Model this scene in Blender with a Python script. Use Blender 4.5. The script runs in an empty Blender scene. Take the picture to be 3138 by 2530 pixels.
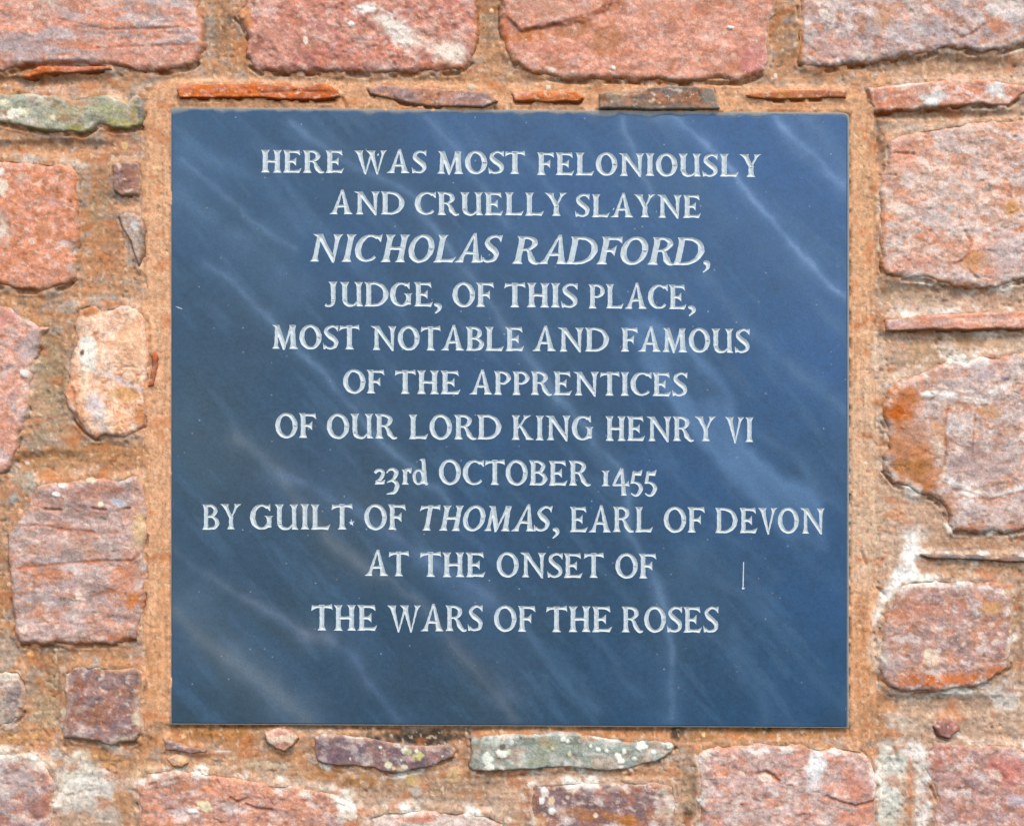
import bpy, math, random
import numpy as np
from mathutils import Vector
from mathutils.geometry import delaunay_2d_cdt

random.seed(7)
R = math.radians
sc = bpy.context.scene
S = 0.0003                      # metres per unit of the survey grid (0.3 mm)
CX, CY = 1569.0, 1265.0         # survey point level with the lens

# ------------------------------------------------------------------ camera
cam = bpy.data.cameras.new("camera"); camo = bpy.data.objects.new("camera", cam)
sc.collection.objects.link(camo); sc.camera = camo
DIST = 1.40
camo.location = (0, -DIST, 0); camo.rotation_euler = (R(90), 0, 0)
cam.sensor_width = 36.0; cam.lens = 36.0 * DIST / (3138 * S)
cam.clip_start = 0.05; cam.clip_end = 200

# ------------------------------------------------------------------ sky and sun
SUN_EL, SUN_AZ = R(54), R(16)
w = bpy.data.worlds.new("World"); sc.world = w; w.use_nodes = True
nt = w.node_tree; bg = nt.nodes["Background"]
sky = nt.nodes.new("ShaderNodeTexSky"); sky.sky_type = 'NISHITA'; sky.sun_disc = False
sky.sun_elevation = SUN_EL; sky.sun_rotation = math.pi - SUN_AZ
sky.air_density = 1.0; sky.dust_density = 2.0; sky.ozone_density = 1.0
nt.links.new(sky.outputs[0], bg.inputs[0]); bg.inputs[1].default_value = 0.15
sl = bpy.data.lights.new("sun", 'SUN'); sl.energy = 1.3; sl.angle = R(24); sl.color = (1.0, 0.96, 0.91)
so = bpy.data.objects.new("sun", sl); sc.collection.objects.link(so)
dsun = Vector((math.sin(SUN_AZ) * math.cos(SUN_EL), -math.cos(SUN_AZ) * math.cos(SUN_EL), math.sin(SUN_EL)))
so.rotation_euler = (-dsun).to_track_quat('-Z', 'Y').to_euler(); so.location = (0.5, -3, 3)
sc.view_settings.view_transform = 'Standard'; sc.view_settings.look = 'None'
sc.view_settings.exposure = 1.44; sc.view_settings.gamma = 1.0

# ------------------------------------------------------------------ small maths
KCOL = 1.9                      # how much brighter than its reflectance a surface shows
KW = np.array([0.99, 1.01, 0.97])
def L(c):
    c = np.asarray(c, float) / 255.0
    lin = np.where(c <= 0.04045, c / 12.92, ((c + 0.055) / 1.055) ** 2.4)
    return np.clip(lin / KCOL * KW, 0.004, 0.9)
def sstep(a, b, x):
    t = np.clip((x - a) / (b - a), 0, 1); return t * t * (3 - 2 * t)
def mixc(c, d, m):
    m = np.asarray(m)[..., None]; return c * (1 - m) + np.asarray(d) * m
def hash2(ix, iy, seed):
    h = (ix.astype(np.int64) * 374761393 + iy.astype(np.int64) * 668265263 + seed * 1442695041) & 0xFFFFFFFF
    h = ((h ^ (h >> 13)) * 1274126177) & 0xFFFFFFFF
    return h ^ (h >> 16)
def perlin(x, y, seed):
    x0 = np.floor(x); y0 = np.floor(y); fx = x - x0; fy = y - y0
    def g(ix, iy, dx, dy):
        a = hash2(ix, iy, seed).astype(float) / 4294967296.0 * 2 * math.pi
        return np.cos(a) * dx + np.sin(a) * dy
    u = fx * fx * fx * (fx * (fx * 6 - 15) + 10); v = fy * fy * fy * (fy * (fy * 6 - 15) + 10)
    n00 = g(x0, y0, fx, fy); n10 = g(x0 + 1, y0, fx - 1, fy)
    n01 = g(x0, y0 + 1, fx, fy - 1); n11 = g(x0 + 1, y0 + 1, fx - 1, fy - 1)
    return ((n00 * (1 - u) + n10 * u) * (1 - v) + (n01 * (1 - u) + n11 * u) * v) * 1.5
def fbm(x, y, size, seed, octv=4, ax=1.0, ay=1.0, rot=0.0, gain=0.5):
    c, s = math.cos(rot), math.sin(rot)
    u = (x * c + y * s) / (size * ax); v = (-x * s + y * c) / (size * ay)
    t = 0; a = 1.0; n = 0
    for o in range(octv):
        t = t + a * perlin(u + 17.3 * o, v - 9.1 * o, seed + o * 13); n += a; a *= gain; u, v = (u * .796 - v * .605) * 2.03, (u * .605 + v * .796) * 2.03
    return t / n * 1.35
def segdist(px, py, poly, closed):
    """distance to a polyline; a signed one (positive inside) when closed"""
    P = np.asarray(poly, float); n = len(P)
    d2 = np.full(px.shape, 1e18); ins = np.zeros(px.shape, bool)
    for i in range(n if closed else n - 1):
        ax, ay = P[i]; bx, by = P[(i + 1) % n]
        ex, ey = bx - ax, by - ay; wx, wy = px - ax, py - ay
        t = np.clip((wx * ex + wy * ey) / (ex * ex + ey * ey + 1e-12), 0, 1)
        d2 = np.minimum(d2, (wx - ex * t) ** 2 + (wy - ey * t) ** 2)
        if closed:
            cond = (ay > py) != (by > py)
            if ey != 0:
                ins ^= cond & (px < ex * (py - ay) / ey + ax)
    d = np.sqrt(d2)
    return np.where(ins, d, -d) if closed else d
def inpoly(px, py, poly):
    P = np.asarray(poly, float); Q = np.roll(P, -1, 0); ins = np.zeros(px.shape, bool)
    for (ax, ay), (bx, by) in zip(P, Q):
        if ay == by: continue
        ins ^= ((ay > py) != (by > py)) & (px < (bx - ax) * (py - ay) / (by - ay) + ax)
    return ins

def new_mesh(name, co, faces, mat, parent=None, col=None, attrs=None, smooth=True, loc=(0, 0, 0)):
    me = bpy.data.meshes.new(name)
    faces = np.asarray(faces, np.int32); k = faces.shape[1]
    me.vertices.add(len(co)); me.vertices.foreach_set("co", np.asarray(co, np.float32).ravel())
    me.loops.add(faces.size); me.loops.foreach_set("vertex_index", faces.ravel())
    me.polygons.add(len(faces)); me.polygons.foreach_set("loop_start", np.arange(0, faces.size, k, dtype=np.int32))
    me.polygons.foreach_set("use_smooth", np.full(len(faces), smooth))
    me.update(calc_edges=True); me.validate()
    if col is not None:
        a = me.color_attributes.new("Col", 'FLOAT_COLOR', 'POINT')
        a.data.foreach_set("color", np.concatenate([col, np.ones((len(col), 1))], 1).astype(np.float32).ravel())
    for kx, v in (attrs or {}).items():
        a = me.attributes.new(kx, 'FLOAT', 'POINT'); a.data.foreach_set("value", np.asarray(v, np.float32))
    me.materials.append(mat)
    o = bpy.data.objects.new(name, me); sc.collection.objects.link(o); o.location = loc
    if parent: o.parent = parent
    return o
def to3(x, y, h):   # survey plane and height out of the wall -> metres
    return np.stack([(x - CX) * S, -h * S, (CY - y) * S], -1)

# ------------------------------------------------------------------ materials
def stone_material(name, rough, grain_scale, grain_amt, bump, speck, fleck=0.5):
    m = bpy.data.materials.new(name); m.use_nodes = True; n = m.node_tree; b = n.nodes["Principled BSDF"]
    at = n.nodes.new("ShaderNodeAttribute"); at.attribute_name = "Col"
    tc = n.nodes.new("ShaderNodeTexCoord")
    def noise(sc_, det=3, r=0.6):
        q = n.nodes.new("ShaderNodeTexNoise"); q.inputs["Scale"].default_value = sc_; q.inputs["Detail"].default_value = det
        q.inputs["Roughness"].default_value = r; n.links.new(tc.outputs["Object"], q.inputs["Vector"]); return q
    def ramp(src, a, b_, ca, cb):
        r = n.nodes.new("ShaderNodeValToRGB"); r.color_ramp.elements[0].position = a; r.color_ramp.elements[1].position = b_
        r.color_ramp.elements[0].color = ca; r.color_ramp.elements[1].color = cb; n.links.new(src, r.inputs[0]); return r
    def mix(mode, f, a, b_):
        x = n.nodes.new("ShaderNodeMix"); x.data_type = 'RGBA'; x.blend_type = mode
        if isinstance(f, float): x.inputs[0].default_value = f
        else: n.links.new(f, x.inputs[0])
        n.links.new(a, x.inputs[6])
        if isinstance(b_, tuple): x.inputs[7].default_value = b_
        else: n.links.new(b_, x.inputs[7])
        return x.outputs[2]
    g1 = noise(grain_scale, 4, 0.7); g2 = noise(grain_scale * 0.35, 3, 0.6)
    r1 = ramp(g1.outputs[0], 0.30, 0.70, (0.55, 0.50, 0.46, 1), (1.50, 1.50, 1.50, 1))
    r2 = ramp(g2.outputs[0], 0.32, 0.68, (0.78, 0.80, 0.84, 1), (1.22, 1.18, 1.15, 1))
    c = mix('MULTIPLY', grain_amt, at.outputs["Color"], r1.outputs[0]); c = mix('MULTIPLY', 0.8, c, r2.outputs[0])
    v = n.nodes.new("ShaderNodeTexVoronoi"); v.inputs["Scale"].default_value = 260; n.links.new(tc.outputs["Object"], v.inputs["Vector"])
    g3 = noise(90, 2, 0.5)
    rv = ramp(v.outputs["Distance"], 0.10, 0.24, (1, 1, 1, 1), (0, 0, 0, 1)); rg = ramp(g3.outputs[0], 0.56, 0.64, (0, 0, 0, 1), (1, 1, 1, 1))
    mm = n.nodes.new("ShaderNodeMath"); mm.operation = 'MULTIPLY'; n.links.new(rv.outputs[0], mm.inputs[0]); n.links.new(rg.outputs[0], mm.inputs[1])
    m2 = n.nodes.new("ShaderNodeMath"); m2.operation = 'MULTIPLY'; n.links.new(mm.outputs[0], m2.inputs[0]); m2.inputs[1].default_value = fleck
    c = mix('MIX', m2.outputs[0], c, speck)
    # pores
    v2 = n.nodes.new("ShaderNodeTexVoronoi"); v2.inputs["Scale"].default_value = 330; n.links.new(tc.outputs["Object"], v2.inputs["Vector"])
    rp = ramp(v2.outputs["Distance"], 0.06, 0.20, (1, 1, 1, 1), (0, 0, 0, 1)); g4 = noise(70, 2, 0.5)
    rq = ramp(g4.outputs[0], 0.54, 0.62, (0, 0, 0, 1), (1, 1, 1, 1))
    mp = n.nodes.new("ShaderNodeMath"); mp.operation = 'MULTIPLY'; n.links.new(rp.outputs[0], mp.inputs[0]); n.links.new(rq.outputs[0], mp.inputs[1])
    hh = n.nodes.new("ShaderNodeMath"); hh.operation = 'MULTIPLY_ADD'; n.links.new(mp.outputs[0], hh.inputs[0]); hh.inputs[1].default_value = -0.8
    n.links.new(g1.outputs[0], hh.inputs[2])
    n.links.new(c, b.inputs["Base Color"]); b.inputs["Roughness"].default_value = rough
    b.inputs["Specular IOR Level"].default_value = 0.25
    bp = n.nodes.new("ShaderNodeBump"); bp.inputs["Strength"].default_value = 1.0; bp.inputs["Distance"].default_value = bump
    n.links.new(hh.outputs[0], bp.inputs["Height"]); n.links.new(bp.outputs[0], b.inputs["Normal"])
    return m
WHITE = tuple(L((250, 240, 225))) + (1,)
M_STONE = stone_material("sandstone", 0.88, 700, 0.55, 0.0004, WHITE, 0.5)
M_MORTAR = stone_material("lime_mortar", 0.95, 900, 0.48, 0.0003, tuple(L((240, 205, 170))) + (1,), 0.45)

def slate_material():
    m = bpy.data.materials.new("honed_slate"); m.use_nodes = True; n = m.node_tree; b = n.nodes["Principled BSDF"]
    at = n.nodes.new("ShaderNodeAttribute"); at.attribute_name = "Col"; tc = n.nodes.new("ShaderNodeTexCoord")
    g = n.nodes.new("ShaderNodeTexNoise"); g.inputs["Scale"].default_value = 500; g.inputs["Detail"].default_value = 3; n.links.new(tc.outputs["Object"], g.inputs["Vector"])
    r = n.nodes.new("ShaderNodeValToRGB"); r.color_ramp.elements[0].position = 0.3; r.color_ramp.elements[1].position = 0.7
    r.color_ramp.elements[0].color = (0.84, 0.86, 0.86, 1); r.color_ramp.elements[1].color = (1.16, 1.13, 1.14, 1); n.links.new(g.outputs[0], r.inputs[0])
    x = n.nodes.new("ShaderNodeMix"); x.data_type = 'RGBA'; x.blend_type = 'MULTIPLY'; x.inputs[0].default_value = 0.8
    n.links.new(at.outputs["Color"], x.inputs[6]); n.links.new(r.outputs[0], x.inputs[7])
    v = n.nodes.new("ShaderNodeTexVoronoi"); v.inputs["Scale"].default_value = 150; n.links.new(tc.outputs["Object"], v.inputs["Vector"])
    rv = n.nodes.new("ShaderNodeValToRGB"); rv.color_ramp.elements[0].position = 0.05; rv.color_ramp.elements[1].position = 0.15
    rv.color_ramp.elements[0].color = (1, 1, 1, 1); rv.color_ramp.elements[1].color = (0, 0, 0, 1); n.links.new(v.outputs["Distance"], rv.inputs[0])
    sep = n.nodes.new("ShaderNodeSeparateColor"); n.links.new(v.outputs["Color"], sep.inputs[0])
    th = n.nodes.new("ShaderNodeMath"); th.operation = 'GREATER_THAN'; n.links.new(sep.outputs[0], th.inputs[0]); th.inputs[1].default_value = 0.88
    mu = n.nodes.new("ShaderNodeMath"); mu.operation = 'MULTIPLY'; n.links.new(rv.outputs[0], mu.inputs[0]); n.links.new(th.outputs[0], mu.inputs[1])
    mu2 = n.nodes.new("ShaderNodeMath"); mu2.operation = 'MULTIPLY'; n.links.new(mu.outputs[0], mu2.inputs[0]); n.links.new(sep.outputs[1], mu2.inputs[1])
    x2 = n.nodes.new("ShaderNodeMix"); x2.data_type = 'RGBA'; n.links.new(mu2.outputs[0], x2.inputs[0]); n.links.new(x.outputs[2], x2.inputs[6])
    x3 = n.nodes.new("ShaderNodeMix"); x3.data_type = 'RGBA'; n.links.new(sep.outputs[2], x3.inputs[0])
    x3.inputs[6].default_value = tuple(L((150, 125, 105))) + (1,); x3.inputs[7].default_value = tuple(L((165, 190, 220))) + (1,)
    n.links.new(x3.outputs[2], x2.inputs[7])
    n.links.new(x2.outputs[2], b.inputs["Base Color"]); b.inputs["Roughness"].default_value = 0.36; b.inputs["Specular IOR Level"].default_value = 0.34
    bp = n.nodes.new("ShaderNodeBump"); bp.inputs["Strength"].default_value = 0.4; bp.inputs["Distance"].default_value = 0.0002
    n.links.new(g.outputs[0], bp.inputs["Height"]); n.links.new(bp.outputs[0], b.inputs["Normal"])
    return m
M_SLATE = slate_material()
def paint_material():
    m = bpy.data.materials.new("letter_paint"); m.use_nodes = True; n = m.node_tree; b = n.nodes["Principled BSDF"]
    tc = n.nodes.new("ShaderNodeTexCoord")
    g = n.nodes.new("ShaderNodeTexNoise"); g.inputs["Scale"].default_value = 330; g.inputs["Detail"].default_value = 4; g.inputs["Roughness"].default_value = 0.65
    n.links.new(tc.outputs["Object"], g.inputs["Vector"])
    r = n.nodes.new("ShaderNodeValToRGB"); e = r.color_ramp.elements
    e[0].position = 0.22; e[0].color = tuple(L((120, 125, 125))) + (1,); e[1].position = 0.36; e[1].color = tuple(L((198, 208, 212))) + (1,)
    q = e.new(0.62); q.color = tuple(L((216, 224, 230))) + (1,)
    n.links.new(g.outputs[0], r.inputs[0]); n.links.new(r.outputs[0], b.inputs["Base Color"]); b.inputs["Roughness"].default_value = 0.6
    bp = n.nodes.new("ShaderNodeBump"); bp.inputs["Strength"].default_value = 0.7; bp.inputs["Distance"].default_value = 0.0006
    n.links.new(g.outputs[0], bp.inputs["Height"]); n.links.new(bp.outputs[0], b.inputs["Normal"])
    return m
M_PAINT = paint_material()

# ================================================================== WALL
PLAQ = [(524, 330), (900, 333), (1500, 338), (2050, 341), (2594, 346), (2602, 354), (2601, 1300), (2600, 2228), (1560, 2222), (524, 2217)]
wall = bpy.data.objects.new("stone_wall", None); sc.collection.objects.link(wall)
wall["label"] = "rough red and grey sandstone rubble wall with tan mortar around the slate plaque"
wall["category"] = "wall"; wall["kind"] = "thing"

PINK = (214, 158, 140); ROSE = (202, 132, 112); LAV = (184, 164, 162); ORG = (214, 128, 74); RUST = (190, 96, 52)
CREAM = (238, 222, 205); MAUVE = (156, 124, 124); PURP = (122, 98, 104); GREY = (170, 158, 152); SALM = (220, 142, 112); OCH = (190, 134, 70)
WHT = (246, 240, 234)
EXT = 230
stones = []
def stone(poly, h, cols, edge=ORG, edge_amt=0.6, er=16, patches=(), cracks=(), ax=2.2, rot=0.0, rough=1.0, label=None, rag=5.0, tilt=(0, 0), pits=0.3, esoft=14, steps=()):
    stones.append(dict(poly=poly, h=h, cols=cols, edge=edge, ea=edge_amt, er=er, patches=patches, cracks=cracks, ax=ax, rot=rot,
                       rough=rough, label=label, rag=rag, tilt=tilt, pits=pits, esoft=esoft, steps=steps))

# top course
stone([(-EXT, -EXT), (600, -EXT), (606, -60), (611, 28), (625, 79), (629, 139), (618, 181), (595, 204), (511, 221), (418, 222), (344, 205), (232, 203), (121, 206), (79, 203), (28, 222), (0, 226), (-EXT, 232)],
      30, [PINK, LAV, SALM], patches=[(230, 55, 120, 22, 0.45, LAV, .8), (150, 5, 60, 16, 0.3, CREAM, .5), (520, 10, 110, 14, .12, (196, 186, 186), .8), (70, 150, 90, 45, .1, LAV, .7), (380, 175, 160, 20, 0, PINK, .6), (330, 90, 120, 22, .1, ORG, .35), (450, 30, 90, 20, .2, (205, 130, 90), .4)],
      cracks=[([(180, 60), (260, 80), (330, 95), (520, 90), (600, 82)], 5, 1.5), ([(300, 150), (420, 145), (600, 140)], 4, 1.2)], ax=3.5, edge_amt=.55)
stone([(70, 236), (120, 206), (190, 203), (250, 206), (340, 204), (345, 215), (240, 224), (150, 228), (90, 240)], 16, [RUST, ROSE, ORG], er=6, esoft=7, rag=3)
stone([(770, -EXT), (1462, -EXT), (1460, 0), (1462, 28), (1469, 116), (1453, 186), (1411, 222), (1318, 227), (1160, 230), (1025, 225), (900, 226), (799, 226), (768, 205), (748, 168), (758, 120), (735, 70), (712, 48), (745, 10), (772, -40)],
      26, [ROSE, PINK, (186, 118, 110)], patches=[(1122, 32, 38, 20, -.2, WHT, .75), (1215, 95, 85, 38, .75, (238, 224, 214), .95), (1375, 158, 62, 42, .1, (240, 220, 206), .95), (1290, 135, 40, 22, .3, CREAM, .5), (1400, 195, 30, 12, -.4, WHT, .7), (840, 140, 70, 60, 0, PINK, .6), (1350, 205, 90, 16, 0, ORG, .5), (752, 55, 25, 40, -.6, (224, 150, 90), .7), (938, 128, 8, 16, -.2, CREAM, .9), (1078, 78, 10, 9, 0, WHT, .9), (1000, 170, 200, 25, 0, (176, 106, 100), .3)],
      ax=1.4, rot=.2, rough=1.7, edge=(206, 134, 84), er=14, pits=.8)
stone([(1522, -EXT), (2385, -EXT), (2383, 30), (2360, 80), (2357, 178), (2350, 219), (2320, 238), (2268, 255), (2157, 252), (2075, 258), (2034, 254), (1874, 248), (1800, 250), (1700, 244), (1615, 226), (1569, 198), (1541, 150), (1532, 93), (1527, 0)],
      27, [(216, 150, 128), (210, 138, 112), PINK], patches=[(1620, 110, 80, 20, -.1, (196, 120, 66), .85), (1770, 90, 90, 26, -.35, (188, 122, 74), .75), (1860, 130, 60, 50, -.7, (194, 126, 80), .6), (1700, 35, 120, 28, 0, (205, 160, 140), .7), (1690, 150, 90, 26, 0, (218, 142, 118), .6), (1550, 120, 14, 120, 0, (224, 120, 70), .7), (2360, 100, 14, 90, .15, CREAM, .8), (2240, 215, 80, 26, 0, (190, 116, 74), .5), (1690, 218, 14, 10, 0, CREAM, .9), (2236, 88, 12, 6, 0, WHT, .9), (1878, 212, 7, 7, 0, WHT, .95), (2320, 190, 60, 60, 0, (206, 132, 130), .6), (2100, 30, 200, 30, 0, (208, 140, 110), .4)],
      ax=2.0, rough=.75, edge=(208, 140, 84), er=20, cracks=[([(1600, 100), (1700, 80), (1800, 60), (1850, 30)], 10, 3)],
      steps=[([(1527, -60), (1560, 60), (1600, 95), (1700, 78), (1790, 70), (1860, 30), (1900, -60)], 9)])
stone([(2450, -EXT), (3138 + EXT, -EXT), (3138 + EXT, 118), (3138, 137), (3067, 160), (3011, 166), (2954, 156), (2902, 152), (2821, 176), (2752, 184), (2700, 195), (2599, 203), (2543, 216), (2478, 210), (2446, 196), (2450, 81), (2444, 12)],
      24, [LAV, (200, 178, 170), (206, 150, 124)], patches=[(2560, 150, 90, 40, 0, (206, 160, 148), .6), (2640, 165, 40, 16, .5, CREAM, .7), (2530, 50, 30, 14, .6, CREAM, .7), (2454, 110, 9, 130, 0, (226, 136, 74), .9), (2820, 100, 150, 50, 0, (186, 172, 172), .6), (3090, 30, 60, 40, 0, (232, 226, 220), .5), (3060, 90, 50, 30, .2, (206, 130, 90), .5), (2700, 60, 30, 40, 0, (205, 150, 110), .5), (2910, 60, 60, 20, .5, (200, 130, 95), .5)],
      cracks=[([(2914, 95), (2940, 118), (2975, 108), (3010, 80)], 6, 4)], ax=1.5, rot=.1, edge=(206, 140, 78), er=12, pits=.9, rough=1.2, label="lavender grey sandstone block with an orange left edge")
# thin course over the plaque
stone([(543, 276), (560, 262), (640, 259), (813, 260), (929, 271), (984, 254), (1025, 272), (1044, 296), (1016, 306), (900, 309), (790, 302), (627, 302), (553, 304)], 17,
      [(210, 112, 56), RUST, ROSE], edge=(200, 90, 40), ax=3.5, er=7, esoft=7, rag=3, cracks=[([(760, 288), (900, 282), (1000, 284)], 4, 2.5)], label="thin bright orange sandstone shim above the plaque corner")
stone([(1128, 272), (1174, 262), (1318, 272), (1494, 283), (1527, 312), (1480, 331), (1318, 329), (1225, 313), (1174, 300), (1135, 290)], 14,
      [(176, 140, 130), (164, 134, 134), (206, 142, 104)], edge=(196, 150, 110), ax=3, er=8, esoft=8, rag=3, patches=[(1200, 280, 70, 14, .15, (160, 134, 138), .8), (1440, 305, 60, 12, 0, (168, 136, 134), .7)], cracks=[([(1345, 290), (1330, 325)], 4, 3)])
stone([(1569, 285), (1620, 280), (1759, 281), (1787, 300), (1773, 313), (1680, 314), (1578, 311)], 12, [(222, 128, 76), (206, 124, 84), PINK], ax=4, er=6, esoft=7, rag=3)
stone([(1837, 288), (1871, 282), (1900, 292), (1945, 278), (2000, 268), (2060, 265), (2186, 271), (2199, 316), (2205, 337), (1986, 338), (1837, 335)], 24,
      [(134, 114, 100), (124, 112, 106), (158, 108, 78)], edge=(176, 166, 150), edge_amt=.7, er=9, esoft=7, rag=2.5, ax=3, patches=[(2170, 300, 25, 30, 0, (150, 148, 140), .6), (1880, 300, 26, 14, .5, (170, 156, 138), .7)], label="dark brown slaty stone sitting on the plaque's top edge")
stone([(2283, 292), (2372, 279), (2513, 276), (2588, 279), (2591, 300), (2380, 307), (2294, 300)], 10, [(206, 128, 72), (184, 110, 84), OCH], ax=4, er=6, esoft=7, rag=3)
# right column
stone([(2656, 268), (2740, 258), (2914, 242), (3002, 236), (3063, 250), (3138, 258), (3138 + EXT, 262), (3138 + EXT, 300), (3138, 294), (3083, 327), (3015, 323), (2801, 341), (2680, 348), (2664, 323)], 22,
      [(214, 150, 128), (220, 170, 150), (205, 128, 98)], patches=[(2862, 300, 46, 26, -.2, (226, 222, 218), .9), (2850, 318, 22, 14, 0, WHT, .8), (3050, 276, 34, 24, -.5, (228, 226, 224), .9), (3020, 312, 22, 8, -.4, WHT, .8), (2930, 305, 40, 10, 0, (230, 214, 206), .6), (2780, 262, 90, 5, -.1, (238, 220, 210), .7)], edge=(212, 130, 74), ax=2, er=9, esoft=8, rag=3, label="long pink sandstone strip with two white quartz patches")
stone([(2722, 424), (2817, 396), (2922, 379), (3002, 369), (3138, 364), (3138 + EXT, 360), (3138 + EXT, 862), (3138, 863), (3050, 885), (2936, 885), (2832, 857), (2711, 850), (2698, 820), (2692, 760), (2689, 704), (2694, 617), (2690, 585), (2698, 532), (2722, 484)], 24,
      [(214, 174, 156), (198, 176, 168), (216, 148, 116)], patches=[(2760, 470, 60, 60, 0, (220, 158, 136), .7), (2702, 700, 14, 180, 0, (222, 136, 76), .8), (2900, 590, 160, 60, .2, (220, 206, 196), .45), (2930, 690, 130, 26, .15, (238, 228, 222), .6), (2850, 660, 80, 30, .2, (206, 186, 182), .6), (3095, 640, 26, 26, 0, (208, 150, 90), .8), (2990, 800, 45, 34, 0, (216, 150, 96), .7), (2800, 810, 120, 30, 0, (216, 160, 144), .6), (3080, 780, 80, 70, 0, (204, 186, 184), .6), (2750, 640, 30, 20, .3, CREAM, .6), (2850, 400, 60, 14, -.1, (190, 112, 76), .6)],
      ax=2.0, edge=(214, 140, 90), er=14, pits=1.1, rough=1.3, cracks=[([(2740, 470), (2800, 473)], 5, 5), ([(2955, 710), (2975, 740), (2960, 790), (2930, 810)], 6, 2.5), ([(2690, 535), (2725, 536)], 4, 3)], label="large pale pink sandstone block with cream mottling")
stone([(2711, 979), (2825, 968), (2936, 962), (3138, 954), (3138 + EXT, 950), (3138 + EXT, 1004), (3138, 1008), (2953, 1011), (2828, 1010), (2711, 1016)], 15,
      [(212, 160, 142), (196, 168, 160), (222, 150, 122)], edge=(200, 140, 90), ax=4, er=7, esoft=8, rag=3, patches=[(2760, 1000, 50, 14, 0, (200, 148, 138), .7), (3000, 985, 60, 12, 0, (220, 196, 180), .7)])
stone([(2718, 1192), (2744, 1168), (2790, 1144), (2840, 1136), (2870, 1110), (2912, 1092), (2961, 1102), (3025, 1086), (3062, 1090), (3138, 1072), (3138 + EXT, 1060), (3138 + EXT, 1626), (3138, 1629), (3062, 1633), (2985, 1636), (2912, 1630), (2900, 1585), (2880, 1545), (2845, 1522), (2800, 1512), (2740, 1484), (2703, 1440), (2699, 1395), (2716, 1372), (2712, 1312), (2696, 1275), (2700, 1237)], 26,
      [(196, 174, 166), (186, 164, 158), (204, 158, 134)], ax=1.5, edge=(206, 128, 80), er=13, pits=1.0, rough=1.15, label="large mottled stone, weathered orange at its left end and crossed by white veins",
      patches=[(2760, 1230, 70, 90, .1, (206, 124, 70), .85), (2780, 1380, 80, 110, 0, (202, 130, 80), .8), (2840, 1460, 60, 60, .3, (200, 126, 70), .75), (2735, 1265, 46, 28, -.1, (204, 106, 42), .85), (2735, 1215, 34, 14, .1, (176, 128, 112), .7), (2790, 1430, 80, 30, .1, (178, 124, 66), .6), (2720, 1410, 24, 26, 0, (178, 142, 128), .7), (2815, 1156, 22, 14, .5, (234, 172, 144), .7), (2800, 1320, 50, 46, 0, (200, 160, 142), .6), (2870, 1330, 24, 60, 0, (216, 170, 130), .6),
               (2845, 1208, 26, 11, -.1, WHT, .8), (2900, 1208, 50, 12, .05, WHT, .9), (2985, 1226, 54, 10, .1, WHT, .85), (3060, 1190, 66, 11, -.5, (244, 236, 230), .85), (3030, 1262, 44, 22, 0, (210, 154, 108), .6), (2880, 1392, 14, 60, -.2, (242, 226, 206), .7), (2905, 1470, 34, 14, .6, WHT, .85), (2970, 1508, 60, 12, .2, WHT, .85), (3090, 1506, 60, 11, -.25, WHT, .8), (3085, 1160, 16, 5, 0, (120, 130, 170), .9), (3000, 1135, 90, 26, 0, (200, 180, 186), .6), (3000, 1420, 90, 50, 0, (180, 154, 150), .6), (2880, 1560, 40, 40, 0, (200, 140, 96), .7), (2960, 1618, 70, 12, 0, (218, 122, 66), .85), (3110, 1612, 60, 14, 0, (222, 142, 108), .75), (3030, 1570, 90, 30, 0, (204, 180, 176), .6), (3060, 1100, 50, 10, 0, (220, 150, 134), .6)],
      cracks=[([(2985, 1270), (2980, 1330), (2975, 1400)], 4, 1.6), ([(2915, 1500), (2960, 1506), (3025, 1532), (3138, 1504)], 6, 2.0), ([(2905, 1240), (2887, 1310), (2898, 1370), (2882, 1450)], 6, 1.2)])
stone([(2822, 1698), (2862, 1697), (2950, 1700), (3050, 1704), (3138, 1707), (3138 + EXT, 1709), (3138 + EXT, 1722), (3138, 1720), (3050, 1716), (2950, 1711), (2850, 1709)], 12, [(120, 120, 120), (100, 98, 96), (140, 124, 108)], er=4, esoft=4, rag=1.5, ax=5, edge_amt=.1, label="thin grey slate sliver in the mortar bed")
stone([(2690, 2005), (2697, 1924), (2727, 1853), (2750, 1805), (2786, 1774), (2943, 1770), (3065, 1782), (3106, 1827), (3101, 1934), (3096, 2045), (3070, 2068), (2994, 2105), (2842, 2123), (2731, 2118), (2692, 2081)], 28,
      [(182, 148, 138), (176, 140, 136), (200, 140, 110)], edge=(216, 128, 66), edge_amt=.35, er=14, ax=1.3, patches=[(2880, 2080, 160, 22, -.05, (214, 118, 56), .9), (3040, 2060, 70, 20, -.3, (212, 120, 58), .8), (2720, 1840, 12, 90, .4, WHT, .9), (2750, 1795, 40, 14, -.7, WHT, .8), (2695, 1950, 9, 60, 0, (240, 226, 214), .8), (2850, 2010, 28, 30, 0, (232, 208, 186), .85), (3036, 1862, 36, 20, 0, (226, 172, 122), .85), (2800, 1860, 60, 40, 0, (196, 134, 110), .5), (2730, 2035, 40, 26, 0, (196, 176, 172), .6), (3090, 1990, 14, 40, 0, (232, 216, 196), .6)],
      pits=.8, rough=1.1, label="mauve brown sandstone block with orange underside and white limed edge")
stone([(2862, 2223), (2876, 2206), (2905, 2199), (2932, 2214), (2938, 2235), (2905, 2262), (2872, 2250)], 17, [(164, 108, 104), (156, 112, 108), MAUVE], er=8, esoft=8, edge_amt=.1, rag=3)
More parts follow.
